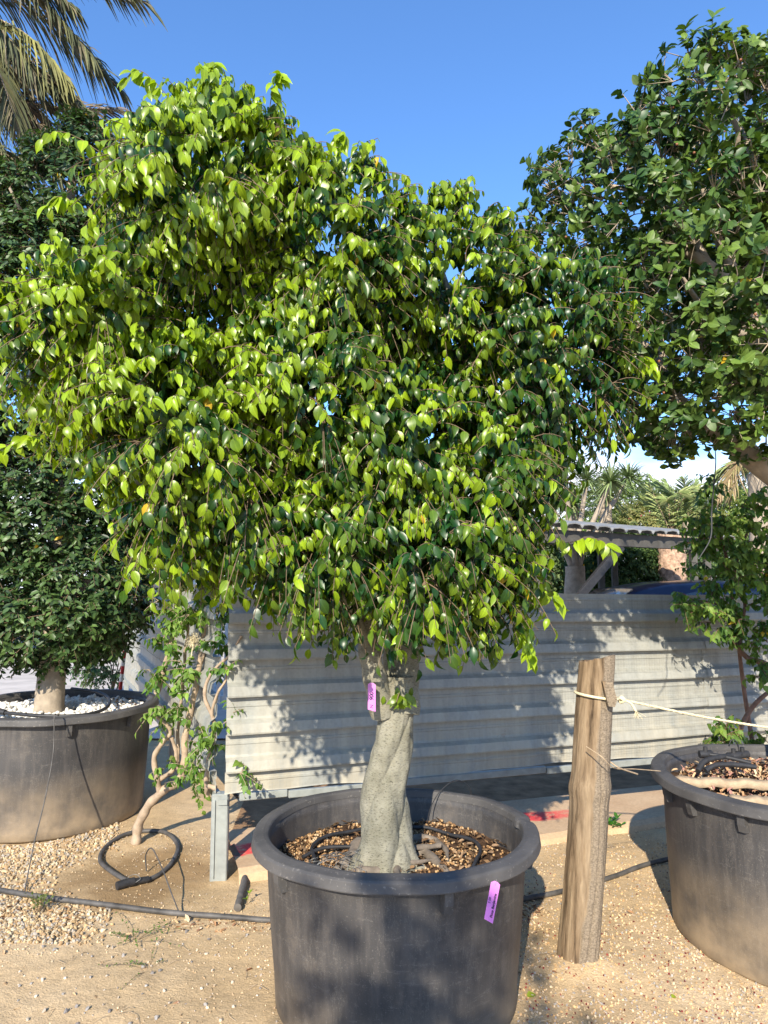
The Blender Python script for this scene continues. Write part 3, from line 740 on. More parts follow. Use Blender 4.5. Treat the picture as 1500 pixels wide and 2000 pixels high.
# ------------------------------------------------------------------ purple tags
def tag_plate(c, xa, ya, w, h, name, label, slant=0.25):
    """flat strip label, long axis xa, short axis ya"""
    xa, ya = unit(xa), unit(ya); na = np.cross(xa, ya)
    t = empty(name, c, label, 'plant tag')
    q = [(-h / 2, -w / 2 + 0), (-h / 2 + w * .3, w / 2), (h / 2 - w * .15, w / 2), (h / 2 + .002, w * .15), (h / 2, -w * .2), (h / 2 - w * .22, -w / 2)]
    V = [c + xa * a + ya * b + na * s for s in (.0005, -.0005) for (a, b) in q]; n = len(q)
    mb = MB(); mb.poly(V, [list(range(n)), list(range(n, 2 * n))[::-1]] + [[i, n + i, n + (i + 1) % n, (i + 1) % n] for i in range(n)]); obj('plate', mb, M_purple, t, smooth=False)
    mb = MB(); e = c + xa * (h / 2 - .012); lathe(mb, [(.0012, 0), (.0026, .0004)], e + na * .0007, 12) if False else tube(mb, [e + na * .0012, e + na * .004 + xa * .010, e + xa * .02 + na * .001], .0006, 5); obj('tie_wire', mb, M_wire, t)
    return t, xa, ya, na
c = P(961, 1762, 2.405); xa = P(968, 1722, 2.405) - P(953, 1802, 2.405); va = np.array([0, -1.0, 0]); ya = unit(np.cross(va, xa))
ya = -ya if ya[0] > 0 else ya
h = np.linalg.norm(xa)
t1, xa, ya, na = tag_plate(c, xa, ya, .030, h, 'plant_tag', 'purple strip tag with handwriting hanging from the rim of the middle tub')
text_mesh('Ficus Benjamina', .0118, c + na * .0008 - xa * .010 - ya * .006, xa, ya, 'handwriting', t1, M_ink, bold=.00025)
text_mesh('5 00', .0105, c + na * .0008 + xa * .004 + ya * .0085, xa, ya, 'handwriting', t1, M_ink)
c = P(726, 1362, 2.72); t2, xa2, ya2, na2 = tag_plate(c, [0, 0, 1], [-1, 0, 0], .029, .105, 'plant_tag', 'purple strip tag hanging in shade on the left of the fig trunk')
text_mesh('900', .021, c + na2 * .0008 + xa2 * .004, xa2, ya2, 'number_writing', t2, M_ink, bold=.0006)
text_mesh('N', .017, c + na2 * .0008 - xa2 * .034, xa2, ya2, 'letter_writing', t2, M_ink)

# ------------------------------------------------------------------ the wooden post, its rope
PB, PT = np.array([.80, 3.13, -.05]), np.array([.945, 3.17, 1.235])
post = empty('wooden_post', (PB[0], PB[1], 0), 'thick weathered leaning wooden post between the middle and right tubs', 'post')
seg, rows = 96, 110; V = []
for k in range(rows):
    t = k / (rows - 1); c = PB + (PT - PB) * t; c[0] += .008 * math.sin(t * 5); R = .086 + (.076 - .086) * t + .008 * math.exp(-((t - .58) / .03) ** 2)
    for s in range(seg):
        a = s * 2 * math.pi / seg; nn = mnoise.noise(Vector((math.cos(a) * 1.6, math.sin(a) * 1.6, t * 1.5))) * .13 + mnoise.noise(Vector((math.cos(a) * 7, math.sin(a) * 7, t * 2.0))) * .045
        g = 0
        for (ca, wd, dp, t0, t1_) in ((-1.32, .035, .16, .0, .78), (-1.75, .03, .12, .05, .5), (-.95, .03, .10, .0, .6), (-2.1, .025, .08, .3, .9), (-.55, .02, .06, .5, 1)):
            q = abs(np.angle(np.exp(1j * (a - ca - .12 * math.sin(t * 7 + ca))))); g -= dp * math.exp(-(q / wd) ** 2) * (1 if t0 < t < t1_ else .15)
        r = R * (1 + nn + g); z = c[2] + (.02 * math.sin(a + 2.2) + .008 * mnoise.noise(Vector((math.cos(a) * 5, math.sin(a) * 5, 0))) if k == rows - 1 else 0)
        V.append((c[0] + r * math.cos(a), c[1] + r * math.sin(a), z))
F = [[k * seg + s, k * seg + (s + 1) % seg, (k + 1) * seg + (s + 1) % seg, (k + 1) * seg + s] for k in range(rows - 1) for s in range(seg)]
mb = MB(); mb.add(V, F); top = V[-seg:]; cc = np.mean(top, 0) - [0, 0, .006]; n0 = len(V)
mb.poly(list(top) + [cc], [[s, (s + 1) % seg, seg] for s in range(seg)]); obj('trunk_post', mb, M_postwood, post)
mb = MB(); c = P(1188, 1355, 3.075); V = []
for (dx, dz, e) in ((-.028, .055, .012), (.012, .05, .02), (.026, -.02, .026), (.016, -.05, .026), (-.008, -.048, .02)): V += [c + [dx, 0, dz], c + [dx, -e * 1.3, dz]]
m5 = [0, 2, 4, 6, 8]; mb.poly(V, [m5, [i + 1 for i in m5][::-1]] + [[m5[i], m5[i] + 1, m5[(i + 1) % 5] + 1, m5[(i + 1) % 5]] for i in range(5)]); obj('wedge', mb, M_postwood, post, smooth=False)

rope = empty('rope', (.92, 3.16, 1.08), 'cream rope tied round the wooden post and stretched towards the right tub', 'rope')
zr = 1.075; ring = []
cpost = PB + (PT - PB) * ((zr + .05) / 1.285)
for k in range(40):
    a = k * 2 * math.pi / 40; ring.append((cpost[0] + .091 * math.cos(a), cpost[1] + .091 * math.sin(a), zr - .012 * math.cos(a) + .004))
mb = MB(); tubes(mb, np.array(ring), np.full(40, .006), 8, closed=True); obj('loop', mb, M_rope, rope)
def twist(pts, r, n=160):
    S = spline(pts, 24); S = S[np.linspace(0, len(S) - 1, n).astype(int)]; mb = MB(); L = np.linspace(0, np.linalg.norm(S[-1] - S[0]) * 55, n)
    for k in range(3): tubes(mb, S + np.stack([np.zeros(n), np.cos(L * 1.5 + k * 2.094), np.sin(L * 1.5 + k * 2.094)], 1) * r * .5, np.full(n, r * .62), 6)
    return mb
kn = np.array([cpost[0] + .098, cpost[1] - .025, zr - .01]); far = np.array([1.93, 3.36, .885])
obj('stretched_line', twist([kn, kn * .6 + far * .4 - [0, 0, .012], kn * .25 + far * .75 - [0, 0, .010], far], .0055), M_rope, rope)
mb = MB(); tube(mb, [kn + [0, 0, .012], kn + [.01, -.012, 0], kn + [0, 0, -.012], kn + [-.008, .01, 0]], .007, 8); tube(mb, [kn + [.01, -.01, -.004], kn + [-.006, -.012, .008], kn + [.0, .01, .0]], .0065, 8); obj('knot', mb, M_rope, rope)
mb = MB(); e = kn + [.055, -.02, -.045]; tube(mb, [kn, kn + [.035, -.015, -.012], e], .005)
for k in range(26):
    d = np.array([RNG.normal(.25, .45), RNG.normal(0, .3), -1]) * RNG.uniform(.015, .04); tube(mb, [e, e + d * .5 + RNG.normal(0, .003, 3), e + d], .0008, 3, n=2)
obj('frayed_end', mb, M_rope, rope)
mb = MB(); tube(mb, [P(1145, 1458, 3.03), P(1175, 1478, 2.98), P(1200, 1500, 3.02), P(1240, 1502, 3.1), P(1290, 1506, 3.2)], .0022, 5)
tube(mb, [P(1192, 1488, 3.0), P(1210, 1500, 3.0), P(1245, 1512, 3.1)], .0035, 5); obj('dry_twig', mb, M_stick, label='thin dry twig caught between the wooden post and the right tub rim', cat='twig')

# ------------------------------------------------------------------ irrigation on the ground
def gp(x, y, h=0.0):
    g = G(x, y, h); g[2] = h + float(ground_z(g[0], g[1])); return g
mb = MB(); tube(mb, [gp(-260, 1700, .012), gp(-80, 1725, .022), gp(0, 1741, .023), gp(100, 1756, .023), gp(200, 1768, .02), gp(330, 1781, .017), gp(450, 1788, .015), gp(530, 1792, .012), gp(640, 1795, .012), gp(760, 1795, .013), gp(900, 1785, .012), gp(1015, 1762, .012), gp(1100, 1742, .012), gp(1200, 1710, .012), gp(1285, 1684, .012), gp(1500, 1640, .012), gp(1800, 1600, .012)], .0125, 12)
obj('irrigation_pipe', mb, M_hose, label='long black irrigation pipe lying across the sandy ground behind the tubs', cat='pipe')
lp = empty('drip_ring', gp(270, 1675, .012), 'looped black drip hose on the ground round the bougainvillea foot', 'drip hose')
pts = [gp(a, b, .013) for a, b in ((258, 1726), (222, 1706), (196, 1680), (205, 1655), (240, 1634), (285, 1624), (325, 1630), (347, 1656), (336, 1685), (312, 1705), (285, 1720))]
mb = MB(); tube(mb, pts, .0125, 10); obj('hose_loop', mb, M_hose, lp)
mb = MB(); tube(mb, [gp(228, 1733, .02), gp(245, 1726, .025), gp(262, 1722, .024)], .021, 10, n=1); tube(mb, [gp(262, 1722, .024), gp(290, 1716, .02)], .016, 10, n=1); obj('connector', mb, M_black, lp)
mb = MB(); tube(mb, [gp(248, 1722, .03), gp(252, 1712, .05), gp(266, 1708, .055), gp(274, 1716, .04), gp(262, 1726, .02)], .0015, 5); obj('tie_wire', mb, M_wire, lp)
mb = MB(); A, B = gp(286, 1700, .01), gp(352, 1786, .01); tube(mb, [A, A + [.0, -.02, .09], A * .85 + B * .15 + [0, 0, .145], A * .55 + B * .45 + [0, 0, .115], A * .25 + B * .75 + [0, 0, .05], B], .0035, 6); obj('drip_tube', mb, M_hose, label='thin black tube arching from the drip ring to the long pipe', cat='tube')
mb = MB(); top = np.array([P(106, 1401, 4.40)]); t0 = P(106, 1401, 4.385)
tube(mb, [t0 + [0, .06, .0], t0 + [0, .02, .012], t0, P(104, 1470, 4.34), P(88, 1560, 4.2), P(66, 1650, 4.05), gp(48, 1742, .01)], .0036, 6); obj('drip_tube', mb, M_hose, label='thin black tube hanging down from the left tub rim to the pipe', cat='tube')
mb = MB(); tube(mb, [P(-40, 1378, 4.7), P(10, 1392, 4.66)], .02, 8, n=1); tube(mb, [P(10, 1392, 4.66), P(80, 1398, 4.6), P(160, 1397, 4.65), P(205, 1384, 4.85), P(213, 1366, 5.1), P(190, 1352, 5.3), P(140, 1345, 5.45)], .012, 8); obj('tub_drip_hose', mb, M_black, label='black drip hose curving over the white pebbles', cat='drip hose')
mb = MB(); S = spline([gp(452, 1652, .10), gp(462, 1672, .05), gp(474, 1690, .022), gp(478, 1712, .02), gp(472, 1740, .02), gp(464, 1768, .02)], 12)
rr = .018 * (1 + .06 * np.sin(np.arange(len(S)) * 1.6)); tubes(mb, S, rr[None], 12); obj('flexible_conduit', mb, M_grey_hose, label='thick grey hose end poking out beside the corner post foot', cat='hose')
mb = MB(); ca = []
for k in range(26):
    a = rad(-68 + k * 11.0); ca.append((C1[0] + .335 * math.cos(a) * (1 + .04 * math.sin(k)), C1[1] + .30 * math.sin(a) + .02, .512 + .004 * math.sin(k * 1.7)))
tube(mb, ca, .0075, 8, n=3); tube(mb, [(C1[0] - .36, C1[1] - .03, .51), (C1[0] - .28, C1[1] + .04, .52), (C1[0] - .12, C1[1] + .07, .515)], .0075, 8); obj('tub_drip_hose', mb, M_black, label='black drip hose lying in a ring on the clay pellets of the middle tub', cat='drip hose')
mb = MB(); tube(mb, [P(834, 1607, 3.2), P(842, 1575, 3.27), P(862, 1543, 3.33), P(890, 1524, 3.38), P(915, 1535, 3.44), P(922, 1560, 3.5)], .0022, 6); obj('drip_tube', mb, M_black, label='thin black tube arching over the back rim of the middle tub', cat='tube')
# wire netting scrap
mb = MB(); c0 = np.array([-.21, 2.74, .515]); ax1 = unit([1, .35, .05]); ax2 = unit([-.2, 1, .1])
for i in range(7):
    for sgn in (-1, 1):
        pts = []
        for k in range(9):
            uu = (i - 3) * .036 + sgn * .012 * (1 if k % 2 else -1); vv = (k - 4) * .028
            q = c0 + ax1 * uu * 1.1 + ax2 * vv * .8; q = q + np.array([.012 * math.sin(vv * 40 + i), .012 * math.cos(uu * 50), .022 * math.sin(uu * 14 + vv * 18) + .022 * math.cos(vv * 22)]); pts.append(q)
        tube(mb, pts, .0011, 4, n=2)
for k in range(3): tube(mb, [c0 + ax1 * .10 + [0, .02 * k, .0], c0 + ax1 * .02 + [0, -.05 + .03 * k, .05], c0 - ax1 * .12 + [0, -.04 * k, .0], c0 - ax1 * .20 + [0, .03, .01]], .0012, 4)
obj('wire_netting', mb, M_wire, label='crumpled scrap of wire netting on the soil left of the trunk', cat='wire netting')

# ------------------------------------------------------------------ ground scatter
ST = [stone_template(k, f) for k, f in ((1, .6), (2, .75), (3, .5), (4, .65))]
def scatter(name, P2, sizes, cols, label, cat, lift=.3):
    mb = MB(); z = ground_z(P2[:, 0], P2[:, 1]); idx = RNG.integers(0, 4, len(P2)); cols = np.array(cols)
    for k in range(4):
        m = idx == k; s = sizes[m]; q = np.stack([P2[m, 0], P2[m, 1], z[m] + s * lift], 1); g = cols[RNG.integers(0, len(cols), m.sum())] * RNG.uniform(.75, 1.2, (m.sum(), 1))
        inst(mb, ST[k], ICO_F, q, s, 0, g)
    return obj(name, mb, M_tone, colattr=True, smooth=False, label=label, cat=cat, kind='stuff')
def outside(p, cs=((C1, .46), (C2, .60), (C3, .60))):
    k = np.ones(len(p), bool)
    for c, r in cs: k &= np.hypot(p[:, 0] - c[0], p[:, 1] - c[1]) > r
    return k
n = 15000; p = np.stack([RNG.uniform(-2.2, 2.3, n), 1.9 + 3.0 * RNG.random(n) ** 1.2], 1); p = p[outside(p) & (np.abs(p[:, 0]) < p[:, 1] * .62)]
d = fbm(np.c_[p, np.zeros(len(p))], 3.0); p = p[d + .5 * RNG.random(len(p)) > .0]
scatter('fine_gravel', p, RNG.uniform(.0022, .0052, len(p)) * RNG.choice([1, 1.5], len(p), p=[.88, .12]), [(.50, .36, .21), (.58, .44, .27), (.34, .24, .14), (.42, .35, .28), (.62, .50, .34)], 'fine tan gravel sprinkled over the sandy ground', 'gravel')
n = 9500; p = []
while len(p) < n:
    g = G(RNG.uniform(-120, 230), RNG.uniform(1560, 1850)); q = g[:2]
    e = (-.95 - q[0]) * .9 + .5 * float(fbm(np.array([[q[0], q[1], 0]]), 2.2)[0])
    if e > .30 and RNG.random() < .95 * min(1, (e - .25) * 1.6): p.append(q)
    elif RNG.random() < .0005: n -= 1
p = np.array(p); p = p[outside(p)]
scatter('pea_gravel', p, RNG.uniform(.006, .013, len(p)), [(.42, .29, .15), (.48, .36, .21), (.32, .21, .11), (.34, .30, .25), (.52, .42, .28)], 'coarse pale gravel heaped in front of the left tub', 'gravel')
n = 3800; p = np.array([G(RNG.uniform(990, 1520), RNG.uniform(1650, 2010))[:2] for _ in range(n)]); p = p[outside(p)]
scatter('mixed_gravel', p, RNG.uniform(.0025, .0075, len(p)), [(.54, .39, .22), (.60, .45, .28), (.38, .31, .24), (.30, .27, .24), (.52, .33, .16)], 'mixed tan and grey gravel round the foot of the wooden post', 'gravel')
n = 330; p = np.array([G(RNG.uniform(1010, 1500), RNG.uniform(1700, 2010))[:2] for _ in range(n)]); p = p[outside(p)]
scatter('fallen_berries', p, RNG.uniform(.0035, .0052, len(p)), [(.16, .02, .02), (.10, .015, .015), (.22, .04, .03)], 'dark red fallen berries dotted over the sand near the post', 'berries', .8)
n = 110; p = np.array([G(RNG.uniform(-20, 520), RNG.uniform(1800, 2010))[:2] for _ in range(n)])
scatter('grey_stones', p, RNG.uniform(.004, .011, len(p)), [(.30, .28, .26), (.42, .36, .29), (.24, .22, .21), (.5, .43, .34)], 'grey stone bits lying in the sand in front of the pipe', 'stones')
mb = MB(); n = 420; p = []
for _ in range(n):
    x, y = random.choice([(RNG.uniform(0, 210), RNG.uniform(1770, 1800)), (RNG.uniform(0, 160), RNG.uniform(1615, 1650)), (RNG.uniform(1010, 1060), RNG.uniform(1745, 1800)), (RNG.uniform(330, 540), RNG.uniform(1790, 1815)), (RNG.uniform(0, 1500), RNG.uniform(1650, 2000))]); g = gp(x, y, .004); p.append(g)
p = np.array(p); p = p[outside(p[:, :2])]; litter(mb, p, (.015, .04), [(.36, .20, .10), (.48, .32, .18), (.26, .14, .08), (.52, .40, .26)]); obj('dry_leaf_scraps', mb, M_chips, colattr=True, label='brown dry leaf scraps blown along the pipe and tub bases', cat='leaf litter', kind='stuff')
mb = MB()
for _ in range(90):
    g = gp(RNG.uniform(0, 1480), RNG.uniform(1680, 2000), .004); a = RNG.uniform(0, 6.28); L = RNG.uniform(.02, .09); d = np.array([math.cos(a), math.sin(a), 0]) * L
    if outside(np.array([g[:2]]))[0]: tube(mb, [g, g + d * .5 + [RNG.normal(0, .006), RNG.normal(0, .006), .006], g + d], .0011, 4, n=3)
obj('dry_twigs', mb, M_stick, label='thin dry twigs scattered on the sand', cat='twigs', kind='stuff')

def weed(px, py, n, h, name, label, leaf, col, up=.8, spread=.03):
    g = gp(px, py, 0); mb = MB(); ps, ax = [], []
    for k in range(n):
        d = np.array([RNG.normal(0, spread), RNG.normal(0, spread), 0]); e = g + d * 2 + [0, 0, h * RNG.uniform(.5, 1)]; S, _ = tube(mb, [g + d * .3, (g + e) / 2 + [0, 0, .01], e], .0009, 4, 1, n=3)
        for s in S[2:]:
            for _ in range(2): ps.append(s); ax.append(unit(np.array([RNG.normal(), RNG.normal(), up + RNG.normal(0, .3)])))
    ps = np.array(ps); m = len(ps); c = np.array(col) * RNG.uniform(.7, 1.3, (m, 1))
    add_leaves(mb, T_SMALL, ps, np.array(ax), np.stack([RNG.normal(0, .3, m), RNG.normal(0, .3, m), np.ones(m)], 1), RNG.uniform(leaf[0], leaf[1], m), c, RNG.uniform(.1, .8, m), .3, 0)
    o = obj(name, mb, [M_leaf3, M_twig], colattr=True, origin=g, label=label, cat='weed', group='small weeds in the sand'); return o
weed(78, 1785, 16, .085, 'weed', 'feathery upright weed beside the long pipe', (.008, .018), (.12, .17, .04), 1.2, .02)
weed(262, 1838, 14, .025, 'weed', 'low green weed patch in the open sand, the larger one', (.008, .016), (.08, .17, .03), .3, .055)
weed(292, 1893, 7, .02, 'weed', 'tiny green weed nearer the viewer below the larger patch', (.007, .013), (.09, .17, .03), .3, .03)
weed(1186, 1622, 9, .075, 'weed', 'green seedling with pointed leaves just right of the wooden post', (.03, .05), (.05, .17, .02), .6, .025)
weed(482, 1762, 2, .06, 'weed', 'single bright grass sprout beside the grey hose end', (.012, .026), (.22, .33, .03), 1.6, .012)
for (x, y, lab) in ((1030, 1948, 'bright green fallen leaf on the sand right of the middle tub'), (1312, 1951, 'small yellow green fallen leaf on the sand before the right tub')):
    g = gp(x, y, .006); mb = MB(); add_leaves(mb, T_HEART, g[None], np.array([[.8, .3, .12]]), np.array([[.1, -.35, 1]]), np.array([.05 if x < 1100 else .028]), np.array([[.26, .33, .03]]), np.array([.8]), .5, 0); obj('fallen_leaf', mb, M_leaf3, colattr=True, label=lab, cat='leaf')

# ================================================================== THE MAIN FIG
YT = 2.87
def px_r(r, Y=YT): return r * Y / 1395.0
fig = empty('fig_tree', (.0, YT, .49), 'bright green weeping fig with drooping glossy leaves growing from the middle tub', 'tree', 'fig trees standing in black tubs')
cy = [1694, 1675, 1650, 1620, 1590, 1550, 1520, 1490, 1460, 1430, 1400, 1370, 1345, 1320]
cx = [752, 752, 753, 753, 752, 751, 755, 761, 765, 769, 773, 775, 776, 775]
cr_ = [70, 62, 56, 52, 49, 46, 44, 42, 41, 38, 36, 36, 37, 37]
zc = [P(750, y, YT)[2] for y in cy]; xc = [(x - 750) * YT / 1395 for x in cx]; rc = [px_r(r) * .88 for r in cr_]
rows, seg = 170, 128; V = []; zz = np.linspace(zc[0] - .03, zc[-1], rows)
for z in zz:
    x0 = np.interp(z, zc, xc); r0 = np.interp(z, zc, rc); hgt = (z - zc[0])
    for s in range(seg):
        a = s * 2 * math.pi / seg
        tw = 5.2 * hgt
        l3 = abs(math.cos(1.5 * (a - tw) + .7)) ** .55; l2 = abs(math.cos(1.0 * (a + 3.0 * hgt) + 1.9)) ** .6
        lob = .74 + .22 * l3 + .14 * l2
        flare = math.exp(-hgt / .055) * (.16 + .30 * max(0, math.cos(5 * a + 1.2)) ** 2)
        bul = .14 * math.exp(-((z - .70) / .05) ** 2 - (np.angle(np.exp(1j * (a + 1.5))) / .45) ** 2) + .12 * math.exp(-((z - .93) / .05) ** 2 - (np.angle(np.exp(1j * (a + 1.9))) / .5) ** 2) - .10 * math.exp(-((z - .80) / .035) ** 2 - (np.angle(np.exp(1j * (a + 1.3))) / .25) ** 2)
        nz = .09 * mnoise.noise(Vector((math.cos(a) * 2.2, math.sin(a) * 2.2, z * 9))) + .025 * mnoise.noise(Vector((math.cos(a) * 6, math.sin(a) * 6, z * 24)))
        r = r0 * (lob + flare + bul + nz)
        V.append((x0 + r * math.cos(a), YT + r * math.sin(a) * .92, z))
F = [[k * seg + s, k * seg + (s + 1) % seg, (k + 1) * seg + (s + 1) % seg, (k + 1) * seg + s] for k in range(rows - 1) for s in range(seg)]
mb = MB(); mb.add(V, F); mb.poly(V[-seg:], [list(range(seg))])
trunk = obj('trunk', mb, M_bark, fig)
# root flare over the soil
for k, (pts, r0, r1) in enumerate([
        ([(705, 1655, .0), (690, 1678, .0), (672, 1690, 0), (655, 1700, 0)], .042, .012), ([(745, 1680, 0), (742, 1700, 0), (700, 1704, 0), (670, 1706, 0)], .03, .008),
        ([(860, 1662, .02), (820, 1668, .025), (770, 1680, .02), (720, 1695, .01), (690, 1706, 0)], .010, .016), ([(800, 1660, 0), (832, 1668, 0), (860, 1690, 0), (880, 1712, 0)], .028, .008),
        ([(780, 1690, 0), (775, 1706, 0), (790, 1722, 0)], .02, .008), ([(800, 1640, 0), (845, 1640, 0), (870, 1660, 0), (875, 1685, 0)], .02, .006), ([(770, 1694, .01), (810, 1690, .012), (850, 1680, 0)], .012, .006)]):
    mb = MB(); q = [G(a, b, .497) + np.array([0, 0, h]) for a, b, h in pts]
    S = spline(q, 8); S = S + np.stack([np.zeros(len(S)), np.zeros(len(S)), .0025 * np.sin(np.arange(len(S)) * .55 + k)], 1); R = np.linspace(r0, r1, len(S)) * (1 + .12 * np.sin(np.arange(len(S)) * .9 + k)); tubes(mb, S, R[None], 10); obj('root', mb, M_root, fig)

def lob(px, py, rx, ry, Y, dy=None, w=1.0, trim=.068):
    k = Y / 1392.0; c = P(px, py, Y); a = max(rx * k - trim, .1); b = max(ry * k - trim, .1); return (c, np.array([a, dy if dy else (a + b) / 2, b]), w)
LOB = [lob(422, 398, 240, 232, 2.48, .46, 1.1), lob(212, 640, 212, 190, 2.42, .42, 1.1), lob(620, 520, 220, 240, 2.65, .42), lob(400, 860, 230, 215, 2.45, .42), lob(345, 985, 125, 110, 2.55, .30),
       lob(850, 600, 210, 230, 2.92, .45), lob(1045, 690, 200, 230, 2.9, .42), lob(810, 930, 250, 230, 2.72, .42), lob(955, 955, 140, 185, 2.75, .35), lob(640, 1070, 130, 130, 2.6, .3), lob(830, 1095, 185, 125, 2.62, .36), lob(940, 1135, 95, 105, 2.65, .3), lob(600, 780, 190, 200, 2.6, .40, .7), lob(540, 1000, 160, 150, 2.6, .3, .8),
       lob(470, 560, 270, 300, 3.25, .40, .6), lob(880, 760, 260, 270, 3.35, .38, .6), lob(260, 760, 190, 190, 3.1, .35, .6), lob(700, 1060, 230, 170, 3.3, .3, .5)]
fork = np.array([xc[-2], YT, zc[-2] - .02])
limbs_def = [  # (pixel path, depths, r0, r1)
    ([(752, 1395), (738, 1335), (724, 1280), (712, 1220), (660, 1110), (600, 1000), (560, 900), (530, 760), (500, 600), (440, 440)], [2.86, 2.82, 2.82, 2.84, 2.82, 2.8, 2.75, 2.75, 2.75, 2.7], .052, .010),
    ([(790, 1395), (795, 1330), (800, 1270), (812, 1180), (850, 1040), (900, 900), (950, 760), (1010, 640)], [2.87, 2.9, 2.92, 2.95, 2.98, 3.0, 3.0, 2.95], .058, .010),
    ([(770, 1370), (772, 1300), (765, 1220), (740, 1080), (720, 900), (715, 740), (700, 600), (680, 450), (650, 330)], [2.9, 2.93, 2.93, 2.92, 2.9, 2.85, 2.8, 2.75, 2.7], .050, .008),
    ([(660, 1110), (560, 1040), (430, 960), (320, 900), (220, 800), (150, 680)], [2.82, 2.75, 2.66, 2.6, 2.6, 2.6], .030, .007),
    ([(560, 900), (440, 780), (330, 640), (260, 520), (230, 400)], [2.78, 2.75, 2.72, 2.7, 2.65], .026, .006),
    ([(850, 1040), (930, 1010), (1000, 960), (1040, 900)], [2.97, 2.9, 2.85, 2.8], .024, .006),
    ([(812, 1180), (860, 1130), (920, 1110), (980, 1130)], [2.93, 2.82, 2.75, 2.7], .02, .006),
    ([(950, 760), (900, 640), (860, 520), (840, 420)], [3.0, 2.95, 2.9, 2.85], .022, .006),
    ([(724, 1280), (690, 1190), (640, 1120), (610, 1090)], [2.82, 2.75, 2.7, 2.65], .02, .006),
    ([(530, 760), (560, 600), (600, 470), (560, 350)], [2.76, 2.9, 3.0, 3.1], .024, .006),
    ([(900, 900), (880, 820), (860, 740), (820, 680)], [3.0, 3.1, 3.2, 3.3], .022, .006)]
SK = []
for pp, dd, r0, r1 in limbs_def:
    q = [P(x, y, d) for (x, y), d in zip(pp, dd)]
    S = spline(q, 8); S = S + np.stack([fbm(S, 9 + i) * .010 for i in range(3)], 1); R = np.linspace(r0, r1, len(S)); mb = MB(); tubes(mb, S, R[None] * (1 + .07 * np.sin(np.arange(len(S)) * .8))[None], 12); obj('limb', mb, M_bark, fig)
    SK.append(S[10:] if r0 > .04 else S)
SK = np.concatenate(SK)
RNG = np.random.default_rng(21)
mb = MB()
yl = lambda O: np.clip(.43 - O[:, 0] * .46 + .35 * fbm(O, 4.2) + (O[:, 2] - 2.3) * .13, .08, .95)  # share of new growth; left and top bias also puts sunlight into leaf colour
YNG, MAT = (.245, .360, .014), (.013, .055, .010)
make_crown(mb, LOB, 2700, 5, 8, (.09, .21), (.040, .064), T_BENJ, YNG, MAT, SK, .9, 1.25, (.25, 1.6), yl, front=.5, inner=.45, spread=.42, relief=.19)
# a few long twigs that reach out of the outline
for (x, y, Y, dx, dz) in ((330, 190, 2.6, -.16, .13), (300, 260, 2.6, -.16, .06), (200, 300, 2.55, -.22, .10), (150, 400, 2.55, -.1, .02), (90, 850, 2.5, -.17, -.06), (1110, 1060, 2.75, .16, .01), (1040, 1150, 2.7, .10, -.04), (530, 190, 2.6, .04, .12), (660, 300, 2.6, .02, .1), (1220, 700, 2.8, .1, -.02), (420, 165, 2.6, -.02, .1), (1010, 1230, 2.7, .05, -.1)):
    o = P(x, y, Y); e = o + np.array([dx, -.03, dz]) * .75; S = spline([o - np.array([dx, -.1, dz]) * 1.3, o, (o + e) / 2 + [0, 0, .015], e, e + [dx * .3, 0, -.04]], 5); tubes(mb, S, np.full(len(S), .0017), 4, 1)
    ps = S[5::2].repeat(2, 0); m = len(ps); ax = unit(np.stack([RNG.normal(dx * 2, .5, m), RNG.normal(-.2, .4, m), RNG.normal(-.7, .35, m)], 1)); nm = np.stack([RNG.normal(0, .4, m), -np.ones(m) * .7, np.full(m, .6)], 1)
    add_leaves(mb, T_BENJ, ps, ax, nm, RNG.uniform(.055, .08, m), np.array(YNG) * RNG.uniform(.7, 1.2, (m, 1)), RNG.uniform(.3, 1.3, m), .35, 0)
obj('crown', mb, [M_leaf, M_twig], fig, colattr=True)
mb = MB(); o = P(779, 1362, 2.77); S = spline([o, o + [.0, -.03, .02], o + [-.01, -.05, -.01]], 4); tubes(mb, S, np.full(len(S), .002), 4, 1); m = 22
ps = o + RNG.normal(0, 1, (m, 3)) * [.026, .012, .014]; ax = unit(np.stack([RNG.normal(0, .45, m), RNG.normal(-.3, .2, m), RNG.normal(-.8, .3, m)], 1)); nm = np.stack([RNG.normal(0, .4, m), -np.ones(m), np.full(m, .5)], 1)
add_leaves(mb, T_BENJ, ps, ax, nm, RNG.uniform(.035, .06, m), (np.array(YNG) + np.array(MAT)) / 2 * RNG.uniform(.6, 1.3, (m, 1)), RNG.uniform(.2, 1, m), .35, 0); obj('sprout', mb, [M_leaf, M_twig], fig, colattr=True)

